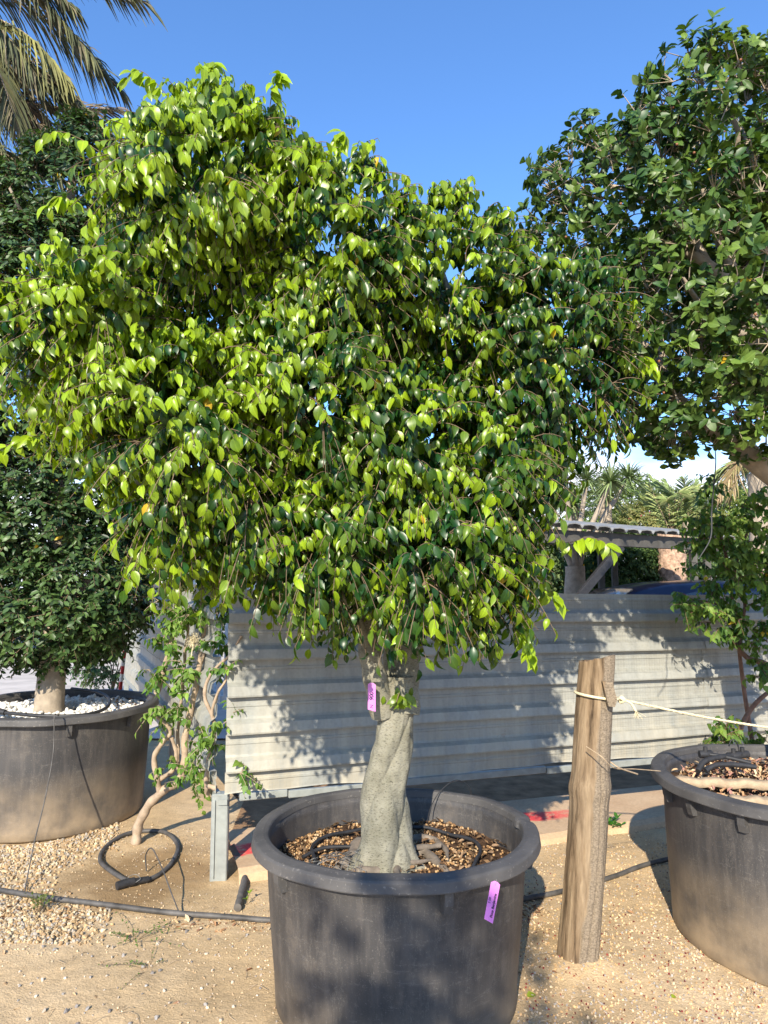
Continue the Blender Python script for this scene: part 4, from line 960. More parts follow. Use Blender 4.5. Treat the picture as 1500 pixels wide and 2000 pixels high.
# ================================================================== RIGHT TREE
RNG = np.random.default_rng(31)
rt = empty('leathery_leaved_tree', (2.0, 3.38, .62), 'large tree with rounded leathery dark leaves and pale branches over the right tub', 'tree', 'fig trees standing in black tubs')
def limb_obj(parent, q, r0, r1, mat, name='limb', sides=12, wob=.012, n=8):
    S = spline(q, n); S = S + np.stack([fbm(S, 7 + i) * wob for i in range(3)], 1); R = np.linspace(r0, r1, len(S)) * (1 + .06 * np.sin(np.arange(len(S)) * .7)); mb = MB(); tubes(mb, S, R[None], sides); obj(name, mb, mat, parent); return S
tS = limb_obj(rt, [(2.06, 3.36, .55), (2.04, 3.38, .9), (2.08, 3.40, 1.4), (2.05, 3.4, 1.9), (2.1, 3.42, 2.2)], .125, .095, M_pale_bark, 'trunk', 24)
SK2 = []
for pp, dd, r0, r1 in [
        ([(1600, 990), (1500, 920), (1430, 870), (1370, 830), (1320, 770), (1290, 690), (1280, 600)], [3.42, 3.35, 3.3, 3.3, 3.3, 3.35, 3.4], .062, .018),
        ([(1610, 960), (1545, 800), (1490, 690), (1460, 600), (1390, 520), (1300, 470), (1220, 500)], [3.4, 3.3, 3.2, 3.15, 3.15, 3.2, 3.25], .060, .014),
        ([(1460, 600), (1400, 450), (1370, 360), (1310, 290)], [3.15, 3.2, 3.2, 3.3], .026, .008), ([(1500, 690), (1520, 520), (1490, 380), (1450, 250)], [3.25, 3.3, 3.3, 3.4], .040, .010),
        ([(1610, 960), (1690, 700), (1660, 480), (1620, 250)], [3.4, 3.5, 3.5, 3.6], .055, .012), ([(1610, 960), (1800, 800), (1900, 600), (1950, 400)], [3.4, 3.5, 3.6, 3.6], .055, .012),
        ([(1390, 520), (1330, 420), (1240, 380), (1150, 350)], [3.15, 3.3, 3.45, 3.5], .022, .007), ([(1300, 720), (1240, 660), (1200, 620), (1150, 560)], [3.3, 3.4, 3.5, 3.5], .02, .007),
        ([(1480, 660), (1420, 640), (1360, 590), (1330, 540)], [3.2, 3.1, 3.0, 2.95], .022, .007), ([(1490, 400), (1440, 330), (1440, 250), (1400, 180)], [3.3, 3.2, 3.1, 3.1], .02, .007), ([(1600, 960), (1640, 760), (1560, 560), (1540, 400)], [3.4, 3.9, 4.1, 4.1], .05, .01)]:
    SK2.append(limb_obj(rt, [P(x, y, d) for (x, y), d in zip(pp, dd)], r0, r1, M_pale_bark))
SK2 = np.concatenate(SK2)
LOB2 = [lob(1450, 295, 225, 185, 3.1, .5), lob(1235, 415, 225, 190, 3.3, .5), lob(1330, 250, 130, 130, 3.2, .4, .8), lob(1480, 540, 260, 250, 3.05, .5, .6), lob(1300, 640, 175, 190, 3.2, .42, .9), lob(1370, 760, 150, 130, 3.25, .4, .9), lob(1500, 800, 110, 80, 3.2, .3, .6), lob(1640, 390, 250, 270, 3.4, .55), lob(1750, 620, 260, 300, 3.5, .5, .8), lob(1540, 470, 300, 330, 4.0, .45, .7), lob(1260, 600, 160, 220, 3.8, .35, .6), lob(1300, 800, 100, 80, 3.3, .3, .8)]
mb = MB(); YNG2, MAT2 = (.12, .19, .032), (.024, .066, .018)
make_crown(mb, LOB2, 1500, 4, 8, (.07, .16), (.040, .064), T_OVAL, YNG2, MAT2, SK2, .12, .6, (.15, .9), None, front=.45, inner=.5, rosette=True, spread=.6, fold=.28, width=1.22)
obj('crown', mb, [M_leaf2, M_pale_bark], rt, colattr=True)
o, nr = sample_lobes(LOB2, 400, .2, .4); o = (o + nr * .06)[(nr[:, 1] < -.3) & (o[:, 0] / o[:, 1] < .55)][:70]; M_figf = simple('small_fig_skin', (.20, .08, .04), .5, 0, .3, 60, 0); f0 = None
for q_ in o:
    if f0 is None: mb = MB(); mb.add(q_ + ICO2_V * .006, ICO2_F); f0 = obj('fig_fruit', mb, M_figf, origin=q_); f0.parent = rt; f0.location = tuple(q_ - wloc(rt))
    else: f1 = f0.copy(); COL.objects.link(f1); f1.location = tuple(q_ - wloc(rt)); f1.parent = rt
mb = MB(); a = P(1398, 905, 3.3); tube(mb, [a + [0, 0, .08], a, P(1394, 950, 3.3), P(1390, 1000, 3.32), P(1388, 1050, 3.3), P(1366, 1090, 3.3)], [.0022, .003, .004, .003], 5); obj('hanging_wire', mb, M_black, label='thin wire hanging down from the leathery leaved tree', cat='wire')

# ================================================================== LEFT TREE
RNG = np.random.default_rng(41)
lt = empty('clipped_tree', (-2.33, 5.08, .67), 'tall dark clipped column tree growing from the tub of white pebbles', 'tree', 'fig trees standing in black tubs')
mb = MB(); S = spline([(-2.34, 5.08, .60), (-2.34, 5.08, .80), (-2.33, 5.09, 1.1), (-2.33, 5.1, 1.5), (-2.38, 5.1, 2.4), (-2.4, 5.1, 3.6), (-2.36, 5.1, 4.8)], 10); R = np.interp(np.linspace(0, 1, len(S)), [0, .1, .3, .6, 1], [.118, .10, .09, .06, .03])
tubes(mb, S, R[None], 20); obj('trunk', mb, M_pale_bark, lt)
SK3 = [S[18:]]
for k in range(9):
    a = k * 2.4; z = 1.5 + k * .33; SK3.append(limb_obj(lt, [(-2.36, 5.1, z - .2), (-2.36 + .25 * math.cos(a), 5.1 + .25 * math.sin(a), z + .1), (-2.36 + .5 * math.cos(a), 5.1 + .5 * math.sin(a), z + .5)], .028, .01, M_pale_bark, sides=8))
SK3 = np.concatenate(SK3)
LOB3 = [(np.array([-2.42, 5.1, 1.45]), np.array([.70, .68, .42])), (np.array([-2.05, 5.05, 1.6]), np.array([.34, .5, .5]), .8), (np.array([-2.42, 5.1, 2.1]), np.array([.72, .70, .6])), (np.array([-2.42, 5.1, 2.9]), np.array([.70, .66, .65])), (np.array([-2.45, 5.1, 3.7]), np.array([.60, .58, .6])), (np.array([-2.45, 5.1, 4.4]), np.array([.42, .42, .45])), (np.array([-2.28, 5.1, 4.85]), np.array([.22, .22, .22]))]
mb = MB()
make_crown(mb, LOB3, 2300, 5, 7, (.06, .17), (.042, .066), T_SMALL, (.085, .150, .040), (.018, .045, .016), SK3, .25, .4, (.1, .9), None, front=.35, inner=.35, spread=.7, fold=.3)
obj('crown', mb, [M_leaf2, M_twig], lt, colattr=True)

# ================================================================== BOUGAINVILLEA (left) and VINE (right)
RNG = np.random.default_rng(51)
bg = empty('bougainvillea', G(270, 1640), 'bare stemmed bougainvillea with bright green leaf clusters leaning up against the fence corner', 'climbing plant', 'plants climbing the metal fence')
for pp, dd, r0, r1 in [
        ([(264, 1648), (270, 1615), (290, 1575), (318, 1545), (345, 1528), (358, 1505), (362, 1440), (378, 1360), (392, 1280), (402, 1215), (408, 1150)], [4.48, 4.48, 4.45, 4.42, 4.4, 4.4, 4.4, 4.4, 4.38, 4.36, 4.34], .036, .020),
        ([(312, 1548), (306, 1520), (302, 1480), (318, 1448), (332, 1430), (322, 1412), (306, 1398)], [4.42, 4.38, 4.36, 4.36, 4.36, 4.34, 4.34], .022, .014),
        ([(308, 1525), (338, 1500), (343, 1470), (335, 1440)], [4.40, 4.38, 4.37, 4.36], .018, .014), ([(306, 1355), (322, 1300), (338, 1240), (348, 1190), (352, 1120)], [4.45, 4.45, 4.45, 4.45, 4.4], .022, .017),
        ([(350, 1510), (348, 1440), (356, 1360), (362, 1280), (370, 1200)], [4.46, 4.46, 4.46, 4.44, 4.42], .014, .012),
        ([(405, 1555), (403, 1515), (412, 1460), (418, 1410), (400, 1365), (404, 1330), (420, 1305), (448, 1280), (470, 1240)], [4.05, 4.03, 4.0, 3.98, 3.98, 3.97, 3.96, 3.96, 3.95], .016, .010), ([(418, 1412), (414, 1390), (424, 1355), (440, 1330), (445, 1300)], [3.98, 3.97, 3.96, 3.96, 3.95], .012, .008),
        ([(393, 1290), (404, 1260), (416, 1245), (424, 1240)], [4.36, 4.32, 4.3, 4.3], .010, .006), ([(424, 1540), (408, 1535), (402, 1550)], [4.0, 4.0, 4.02], .018, .012)]:
    mb = MB(); q = [P(x, y, d) for (x, y), d in zip(pp, dd)]; S = spline(q, 8); S = S + np.stack([fbm(S, 22 + i) * .006 for i in range(3)], 1); tubes(mb, S, (np.linspace(r0 * .82, r1 * .72, len(S)) * (1 + .10 * np.sin(np.arange(len(S)) * 1.1)))[None], 10); obj('stem', mb, M_cane, bg)
def lob0(px, py, rx, ry, Y, w=1.0): k = Y / 1392.; return (P(px, py, Y), np.array([rx * k, .10, ry * k]), w)
LB = [lob0(330, 1060, 60, 60, 4.1), lob0(370, 1130, 65, 60, 4.2), lob0(440, 1070, 60, 40, 4.2), lob0(350, 1190, 45, 40, 4.3), lob0(320, 1250, 22, 40, 4.35), lob0(395, 1190, 35, 30, 4.2), lob0(300, 1310, 18, 26, 4.35), lob0(325, 1385, 30, 30, 4.3), lob0(350, 1360, 26, 26, 4.3), lob0(345, 1420, 22, 22, 4.28),
      lob0(325, 1500, 14, 16, 4.3, 1.5), lob0(435, 1270, 26, 28, 4.0), lob0(440, 1310, 18, 20, 3.95), lob0(440, 1405, 20, 22, 3.95), lob0(400, 1450, 14, 14, 3.95, 1.5), lob0(378, 1520, 18, 14, 4.1, 1.5), lob0(470, 1498, 26, 10, 3.9, 1.5), lob0(465, 1190, 40, 50, 4.05), lob0(370, 1290, 18, 30, 4.3)]
mb = MB(); make_crown(mb, LB, 175, 3, 6, (.05, .12), (.034, .054), T_HEART, (.21, .32, .055), (.075, .17, .03), None, .5, .8, (.2, .9), None, front=1, inner=.8, spread=.8, fold=.3)
obj('foliage', mb, [M_leaf3, M_cane], bg, colattr=True)
nest = MB(); c = P(377, 1250, 4.25)
for k in range(60):
    a, b, d = [c + RNG.normal(0, 1, 3) * [.022, .02, .026] for _ in range(3)]; tube(nest, [a, b, d], .0011, 3, n=3)
tube(nest, [c, c + [0, -.01, -.05], c + [-.006, -.01, -.10]], .003, 4); obj('twine_tangle', nest, M_rope, label='pale tangled ball of dry twine caught in the bougainvillea stems', cat='twine')
rw = MB(); lathe(rw, [(.014, 0), (.016, .001), (.016, .9), (.014, .902)], (0, 0, 0), 16)
pole = empty('striped_pole', P(238, 1350, 6.3), 'thin red and white striped pole behind the left tub', 'pole')
M_red = simple('red_paint', (.5, .03, .03), .5, 0, .1, 10, 0)
c0, c1 = P(233, 1362, 6.3), P(247, 1240, 6.3); mb = MB(); M_ = 8
for k in range(M_): tube(mb, [c0 + (c1 - c0) * k / M_, c0 + (c1 - c0) * (k + 1) / M_], .016, 12, k % 2, n=1)
obj('striped_shaft', mb, [M_white, M_red], pole); mb = MB(); tube(mb, [[c0[0] - .01, c0[1], 0], c0], .013, 10, n=1); obj('foot', mb, M_galv, pole)
bsh = empty('dark_shrub', G(215, 1365), 'low dark shrub with bare stems behind the left tub', 'shrub')
mb = MB()
for k in range(6): q = G(215, 1365); tube(mb, [q * [1, 1, 0], q * [1, 1, 0] + [RNG.normal(0, .1), 0, .3], q * [1, 1, 0] + [RNG.normal(0, .25), RNG.normal(0, .1), .8]], [.012, .005], 6)
obj('stem', mb, M_twig, bsh); q = G(215, 1365)
mb = MB(); make_crown(mb, [(q + [-.1, 0, .45], np.array([.45, .3, .25])), (q + [.15, .1, .95], np.array([.35, .3, .45]))], 160, 4, 6, (.08, .2), (.04, .07), T_OVAL, (.07, .14, .04), (.02, .06, .02), None, .5, .8, (.2, .9), None, front=.6, inner=.6, spread=.8); obj('foliage', mb, [M_leaf2, M_twig], bsh, colattr=True)

vn = empty('climbing_vine', P(1480, 1500, 4.75) * [1, 1, 0], 'dark leafy vine with reddish stems climbing the fence behind the large right tub', 'climbing plant', 'plants climbing the metal fence')
for pp, dd, r0, r1 in [
        ([(1478, 1500), (1468, 1440), (1455, 1360), (1446, 1290), (1440, 1230), (1430, 1170), (1424, 1110), (1400, 1020)], [4.7] * 4 + [4.6] * 4, .016, .010), ([(1438, 1450), (1452, 1410), (1475, 1375), (1510, 1345), (1560, 1310)], [4.65] * 5, .017, .013),
        ([(1560, 1330), (1490, 1295), (1460, 1285), (1430, 1250), (1410, 1225)], [4.6] * 5, .022, .012), ([(1445, 1260), (1452, 1200), (1455, 1180), (1440, 1150), (1436, 1110), (1470, 1010)], [4.6] * 6, .014, .008), ([(1450, 1200), (1400, 1180), (1350, 1170)], [4.5] * 3, .008, .004)]:
    mb = MB(); q = [P(x, y, d) for (x, y), d in zip(pp, dd)]
    if pp[0][1] == 1500: q = [q[0] * [1, 1, 0]] + q
    S = spline(q, 8); tubes(mb, S, np.linspace(r0, r1, len(S))[None], 8); obj('stem', mb, M_red_cane, vn)
LV = [lob0(1385, 1000, 30, 35, 4.5, .8), lob0(1370, 1040, 30, 40, 4.5), lob0(1440, 1040, 60, 50, 4.5), lob0(1400, 1100, 55, 40, 4.5), lob0(1470, 1110, 50, 50, 4.5), lob0(1380, 1170, 50, 25, 4.45), lob0(1345, 1180, 22, 16, 4.4, 1.2), lob0(1415, 1210, 28, 25, 4.45), lob0(1480, 1190, 40, 50, 4.5), lob0(1450, 1255, 26, 22, 4.5), lob0(1495, 1270, 30, 50, 4.45), lob0(1550, 1130, 60, 130, 4.6), lob0(1490, 980, 26, 24, 4.55), lob0(1410, 1432, 22, 14, 4.6, 1.4), lob0(1440, 1440, 14, 12, 4.6, 1.4), lob0(1500, 1450, 14, 16, 4.6), lob0(1490, 1330, 16, 22, 4.5), lob0(1400, 950, 14, 20, 4.5)]
mb = MB(); make_crown(mb, LV, 235, 3, 6, (.05, .14), (.04, .062), T_HEART, (.20, .30, .05), (.06, .13, .03), None, .5, .9, (.2, 1.0), None, front=1, inner=.8, spread=.8, fold=.3); obj('foliage', mb, [M_leaf3, M_red_cane], vn, colattr=True)

# ================================================================== PALM, upper left
RNG = np.random.default_rng(61)
M_frond = tone_mat('palm_frond', .6, .2, 30)
def frond(mb, pts, llen, n, tone, width=.016, droop=.5, r=.014, rmat=1, vee=.55, tip=.45):
    S = spline(pts, 14); T = unit(np.gradient(S, axis=0)); K = len(S)
    tubes(mb, S, np.linspace(r, r * .2, K)[None], 5, rmat)
    t = np.linspace(.10, .99, n).repeat(2); sg = np.tile([1, -1], n); f = t * (K - 1); i = np.clip(f.astype(int), 0, K - 2); fr = (f - i)[:, None]
    b = S[i] * (1 - fr) + S[i + 1] * fr; tt = T[i]; side = unit(np.cross(tt, [0, 0, 1.0])) * sg[:, None]
    ln = llen * (.35 + .65 * np.sin(np.pi * np.clip(t * .9 + .08, 0, 1))) * RNG.uniform(.75, 1.1, len(t))
    d = unit(side * (1 - t[:, None] * .55) + tt * (tip + t[:, None] * .6) + np.array([0, 0, vee * .3]) + RNG.normal(0, .10, b.shape))
    m = 4; s = np.linspace(0, 1, m)[None, :, None]
    C = b[:, None] + d[:, None] * ln[:, None, None] * s - np.array([0, 0, 1.]) * (droop * ln * RNG.uniform(.6, 1.4, len(ln)))[:, None, None] * s ** 2
    wv = unit(np.cross(d, side + [0, 0, .4])); wd = (width * np.array([.6, 1, .8, .1]))[None, :, None] / 2
    V = np.stack([C - wv[:, None] * wd, C + wv[:, None] * wd], 2).reshape(-1, 3)
    base = (np.arange(len(b)) * m * 2)[:, None, None]; k = np.arange(m - 1)[None, :, None]
    F = np.stack([base + 2 * k, base + 2 * k + 1, base + 2 * k + 3, base + 2 * k + 2], -1).reshape(-1, 4)
    col = np.array(tone)[RNG.integers(0, len(tone), len(b))] * RNG.uniform(.7, 1.25, (len(b), 1)); mb.add(V, F, 0, col.repeat(m * 2, 0))
pm = empty('feather_palm', (-4.3, 6.3, 0), 'grey green feather palm whose fronds hang into the upper left corner', 'palm tree', 'palm trees')
pc = P(-190, 60, 6.3)
limb_obj(pm, [(pc[0], pc[1], -.05), (pc[0] - .05, pc[1], 2.0), (pc[0] + .04, pc[1], 4.0), (pc[0], pc[1], pc[2])], .21, .15, M_pale_bark, 'trunk', 20, .02)
tone_live = [(.07, .08, .04), (.105, .11, .05), (.05, .06, .032), (.13, .115, .07)]; tone_dry = [(.14, .11, .075), (.20, .16, .12), (.09, .08, .055)]
for k, (pts, tn, L, dr) in enumerate([
        ([(-190, 60, 6.3), (-60, -120, 6.1), (80, -110, 5.9), (230, -20, 5.8)], tone_live, .52, .5), ([(-190, 60, 6.3), (-60, -60, 6.3), (60, -20, 6.2), (180, 110, 6.1)], tone_live, .55, .75),
        ([(-190, 60, 6.3), (-80, 20, 6.1), (40, 60, 5.9), (130, 150, 5.9)], [(.19, .185, .06), (.14, .14, .05)], .5, .9), ([(-190, 60, 6.3), (-60, 100, 6.2), (80, 160, 6.1), (190, 235, 6.1)], tone_live, .55, .6),
        ([(-190, 60, 6.3), (-80, 130, 6.3), (60, 200, 6.3), (230, 215, 6.4)], tone_dry, .5, .5), ([(-190, 60, 6.3), (-90, 140, 6.1), (20, 230, 6.0), (110, 330, 6.0)], tone_live, .5, .7),
        ([(-190, 60, 6.3), (-100, 180, 6.2), (-20, 280, 6.2), (60, 320, 6.3)], tone_live, .5, .5), ([(-190, 60, 6.3), (-120, 220, 6.4), (-60, 340, 6.4), (30, 420, 6.5)], tone_dry, .45, .3),
        ([(-190, 60, 6.3), (-40, -20, 6.5), (120, 60, 6.8), (240, 180, 7.0)], tone_live, .5, .7), ([(-190, 60, 6.3), (-60, -100, 6.0), (120, -100, 5.8), (290, 10, 5.7)], tone_live, .5, .5), ([(-190, 60, 6.3), (-40, 100, 6.4), (100, 150, 6.5), (220, 290, 6.6)], tone_dry, .5, .6), ([(-190, 60, 6.3), (-100, 160, 6.4), (-20, 260, 6.5), (40, 380, 6.6)], tone_live, .5, .5), ([(-190, 60, 6.3), (-110, 30, 5.9), (-20, 110, 5.6), (30, 230, 5.5)], tone_live, .5, .9),
        ([(-190, 60, 6.3), (-150, 260, 6.3), (-90, 420, 6.3), (20, 560, 6.3)], tone_dry, .4, .2), ([(-190, 60, 6.4), (-90, 60, 6.4), (30, 110, 6.5), (150, 190, 6.6)], tone_dry, .5, .8), ([(-190, 60, 6.4), (-80, 110, 6.5), (40, 190, 6.6), (150, 300, 6.7)], tone_live, .5, .6), ([(-190, 60, 6.4), (-80, 150, 6.3), (10, 200, 6.2), (90, 250, 6.2)], tone_dry, .5, .9), ([(-190, 60, 6.2), (-90, -80, 6.2), (30, -70, 6.1), (150, 20, 6.0)], tone_live, .5, .7), ([(-190, 60, 6.2), (-90, 40, 5.9), (0, 60, 5.8), (70, 150, 5.8)], tone_live, .5, .9), ([(-190, 60, 6.3), (-420, -100, 6.3), (-560, 0, 6.3), (-640, 180, 6.3)], tone_live, .5, .6), ([(-190, 60, 6.3), (-360, 100, 6.6), (-480, 220, 6.8), (-520, 380, 6.8)], tone_live, .5, .6), ([(-190, 60, 6.3), (-300, -160, 6.6), (-300, -240, 7.2), (-200, -200, 8.0)], tone_live, .5, .6)]):
    mb = MB(); frond(mb, [P(*q) for q in pts], L, 62, tn, .022, dr, .02, 1); obj('frond', mb, [M_frond, M_stick], pm, colattr=True)

# ================================================================== BEYOND THE FENCE
RNG = np.random.default_rng(71)
M_roofs = simple('weathered_roof_sheet', (.25, .25, .24), .6, .1, .25, 6, .2)
M_beam = simple('aged_grey_steel', (.09, .085, .075), .7, .1, .3, 8, .2)
cpt = empty('carport', (2.4, 7.9, 0), 'low carport with corrugated grey roof and steel beam beyond the fence', 'carport')
A = P(1030, 1033, 7.4); B = P(1352, 1064, 9.0); B[2] = A[2] - .03; ub_ = unit((B - A) * [1, 1, 0]); nb = np.array([-ub_[1], ub_[0], 0]); Lb = np.linalg.norm(B - A)
mb = MB(); box(mb, (A + B) / 2 + ub_ * .0 + [0, 0, -.05], (Lb + 1.6, .06, .15), ax=[ub_, nb, [0, 0, 1]], bevel=.005); obj('beam', mb, M_beam, cpt, smooth=False)
mb = MB(); ns = 0; ss = []; pit = .245; V = []
for k in range(int((Lb + 1.6) / pit)):
    for t, d in ((0, .0), (.10, .022), (.55, .034), (.86, .024), (.97, -.012)): ss.append((k * pit + t * pit - .8, d))
for j in range(8):
    q = j / 7
    for s_, d in ss: V.append(A + ub_ * s_ + nb * (-.16 + 1.75 * q) + [0, 0, .038 + d + .26 * q + .01 * math.sin(s_ * 3 + j)])
K = len(ss); F = [[j * K + i, j * K + i + 1, (j + 1) * K + i + 1, (j + 1) * K + i] for j in range(7) for i in range(K - 1)]
mb.add(V, F); o = obj('roof_sheet', mb, M_roofs, cpt, smooth=False); md = o.modifiers.new('thickness', 'SOLIDIFY'); md.thickness = .012
for s_ in (.15, 2.9, Lb + .3):
    mb = MB(); c = A + ub_ * s_; box(mb, (c[0], c[1], (A[2] - .14) / 2), (.08, .08, A[2] - .14), bevel=.005); obj('post', mb, M_beam, cpt, smooth=False)
    mb = MB(); c = A + ub_ * s_ + nb * 1.45; box(mb, (c[0], c[1], (A[2] + .16) / 2), (.08, .08, A[2] + .16), bevel=.005); obj('post', mb, M_beam, cpt, smooth=False)
mb = MB(); a_ = A + ub_ * .25 + [0, 0, -1.11]; b_ = A + ub_ * 1.51 + [0, 0, -.13]; d_ = unit(b_ - a_); box(mb, (a_ + b_) / 2, (np.linalg.norm(b_ - a_), .05, .10), ax=[d_, nb, np.cross(d_, nb)], bevel=.004); obj('brace', mb, M_black, cpt, smooth=False)  # black, unlike the beam: the shade on the brace is put into its colour

# parked car
def car(c, ang, body_col, label):
    M_b = NT('car_paint'); M_b.set(body_col, .35, .0, .4); M_b.b.inputs['Coat Weight'].default_value = .35; M_b = M_b.m
    M_g = simple('car_window_glass', (.012, .015, .02), .06, 0, 0, 5, 0, .8); M_ch = simple('wheel_metal', (.5, .5, .5), .3, .8, .1, 10, 0)
    t = empty('parked_car', c, label, 'car'); ca, sa = math.cos(ang), math.sin(ang); ux = np.array([ca, sa, 0]); uy = np.array([-sa, ca, 0]); c = np.array(c, float)
    W = lambda x, y, z: c + ux * x + uy * y + np.array([0, 0, z])
    prof = [(-2.25, .55, .78), (-2.2, .95, .82), (-1.95, 1.02, .84), (-1.6, 1.30, .74), (-1.25, 1.50, .68), (-.9, 1.565, .65), (-.3, 1.59, .64), (.4, 1.57, .64), (.9, 1.50, .66), (1.15, 1.36, .70), (1.55, 1.05, .80), (1.9, .98, .82), (2.25, .86, .78), (2.32, .55, .72)]
    xs_ = np.linspace(-2.3, 2.3, 60); tp = np.interp(xs_, [p[0] for p in prof], [p[1] for p in prof]); hw = np.interp(xs_, [p[0] for p in prof], [p[2] for p in prof]); mb = MB(); V = []
    for x, z, h in zip(xs_, tp, hw):
        belt = min(.95, z - .03); e = .86 + .0 * x
        for (y, q) in ((-.80, .28), (-e + .02, .36), (-e, .62), (-e + .03, belt), (-h - .02, z - .06), (-h + .10, z - .012), (0, z + .012), (h - .10, z - .012), (h + .02, z - .06), (e - .03, belt), (e, .62), (e - .02, .36), (.80, .28)): V.append(W(x, y, q))
    F = [[i * 13 + k, i * 13 + (k + 1) % 13, (i + 1) * 13 + (k + 1) % 13, (i + 1) * 13 + k] for i in range(59) for k in range(13)]
    mb.poly(V, F + [list(range(13))[::-1], list(range(59 * 13, 60 * 13))]); obj('body', mb, M_b, t)
    for sgn in (-1, 1):
        for (xa_, xb_) in ((-1.45, -.55), (-.5, .35), (.4, 1.12)):
            mb = MB(); V = []
            for x in (xa_, xb_):
                z = np.interp(x, xs_, tp); h = np.interp(x, xs_, hw)
                for f in (.08, .92): y = (.83 + (h + .02 - .83) * f); zz_ = .95 + (z - .06 - .95) * f; V += [W(x, sgn * (y + .006), zz_), W(x, sgn * (y - .004), zz_)]
            mb.poly(V, [[0, 2, 6, 4], [1, 5, 7, 3], [0, 4, 5, 1], [2, 3, 7, 6], [0, 1, 3, 2], [4, 6, 7, 5]]); obj('side_window', mb, M_g, t, smooth=False)
        for x in (-1.42, 1.42):
            mb = MB(); ce = W(x, sgn * .78, .33); S = [ce + ux * .27 * math.cos(a) + np.array([0, 0, .27 * math.sin(a)]) for a in np.linspace(0, 2 * math.pi, 29)[:-1]]; tubes(mb, np.array(S), np.full(28, .065), 10, closed=True); wh = obj('wheel', mb, M_black, t)
            mb = MB(); tube(mb, [ce - uy * sgn * .04, ce + uy * sgn * .055], .20, 20, n=1); obj('rim', mb, M_ch, wh)
    for (x0, x1, nm_) in ((1.13, 1.53, 'windscreen'), (-1.27, -1.92, 'rear_window')):
        mb = MB(); V = []
        for x in (x0, x1):
            z = np.interp(x, xs_, tp); h = np.interp(x, xs_, hw)
            for y in (-h + .08, h - .08): V += [W(x, y, z + .012), W(x, y, z - .006)]
        mb.poly(V, [[0, 2, 6, 4], [1, 5, 7, 3], [0, 4, 5, 1], [2, 3, 7, 6], [0, 1, 3, 2], [4, 6, 7, 5]]); obj(nm_, mb, M_g, t, smooth=False)
    return t
car((4.0, 8.55, .03), rad(2), (.006, .010, .032), 'dark blue car whose roof shows just above the metal fence')

# trees and bushes beyond
def rosette(mb, c, n, L, w, tone, up=.3, droop=.35):
    d = unit(RNG.normal(size=(n, 3)) + [0, 0, up]); d = d[d[:, 2] > -.45]; n = len(d); ln = L * RNG.uniform(.75, 1.1, n); m = 4; s = np.linspace(0, 1, m)[None, :, None]
    C = np.asarray(c) + d[:, None] * ln[:, None, None] * s - np.array([0, 0, 1.]) * (droop * ln)[:, None, None] * s ** 2; wv = unit(np.cross(d, [0, 0, 1.])); wd = (w * np.array([1, .9, .6, .05]))[None, :, None] / 2
    V = np.stack([C - wv[:, None] * wd, C + wv[:, None] * wd], 2).reshape(-1, 3); base = (np.arange(n) * 8)[:, None, None]; k = np.arange(3)[None, :, None]
    F = np.stack([base + 2 * k, base + 2 * k + 1, base + 2 * k + 3, base + 2 * k + 2], -1).reshape(-1, 4); col = np.array(tone)[RNG.integers(0, len(tone), n)] * RNG.uniform(.75, 1.2, (n, 1)); mb.add(V, F, 0, col.repeat(8, 0))
dg = empty('dragon_tree', P(1122, 1150, 10.6) * [1, 1, 0], 'pale thick trunked dragon tree with fanned limbs beside the carport brace', 'tree', 'trees beyond the fence')
b0 = P(1122, 1105, 10.6)
limb_obj(dg, [b0 * [1, 1, 0], b0 * [1, 1, .5], b0], .17, .15, M_pale_bark, 'trunk', 20)
for (x, y, dY) in ((1082, 1045, -.1), (1097, 1040, .2), (1114, 1030, -.2), (1132, 1035, .25), (1150, 1040, -.1), (1165, 1035, .1)):
    e = P(x, y, 10.6 + dY); e2 = e + (e - b0) * 1.5; limb_obj(dg, [b0 - [0, 0, .1], b0 + (e - b0) * .45 + [0, 0, .0], e, e2], .065, .03, M_pale_bark, 'limb', 10)
    mb = MB(); rosette(mb, e2, 130, .50, .03, [(.14, .20, .07), (.22, .28, .12)]); obj('leaf_rosette', mb, M_frond, dg, colattr=True)
def yucca(px, py, Y, L, label, tone, n=230, tr=.10):
    c = P(px, py, Y); t = empty('yucca_tree', c * [1, 1, 0], label, 'tree', 'trees beyond the fence'); limb_obj(t, [c * [1, 1, 0], c * [1, 1, .5], c], tr * 1.3, tr, M_pale_bark, 'trunk', 12)
    mb = MB(); rosette(mb, c, n, L, .045, tone, .25, .3); obj('crown', mb, M_frond, t, colattr=True)
yucca(1182, 968, 12, .52, 'spiky headed yucca rising over the carport roof, pale trunk showing', [(.30, .36, .14), (.42, .44, .20), (.24, .31, .12)])
yucca(1118, 985, 12.5, .50, 'spiky yucca half hidden by the right edge of the weeping fig', [(.26, .31, .13), (.33, .36, .16)])
fp = empty('fan_palm', P(1312, 1150, 11) * [1, 1, 0], 'palm with a shaggy fibrous trunk standing behind the car', 'palm tree', 'palm trees'); c = P(1310, 1040, 11)
mb = MB(); V = []; seg, rows = 40, 60
for k in range(rows):
    for s in range(seg):
        a = s * 2 * math.pi / seg; z = c[2] * k / (rows - 1); r = .185 * (1 + .16 * abs(math.sin(4 * a + z * 14)) * abs(math.sin(4 * a - z * 14)) + RNG.normal(0, .03)); V.append((c[0] + r * math.cos(a), c[1] + r * math.sin(a), z))
mb.add(V, [[k * seg + s, k * seg + (s + 1) % seg, (k + 1) * seg + (s + 1) % seg, (k + 1) * seg + s] for k in range(rows - 1) for s in range(seg)]); obj('trunk', mb, simple('fibrous_palm_bark', (.46, .31, .22), .9, 0, .45, 22, .8, .2, .02), fp)
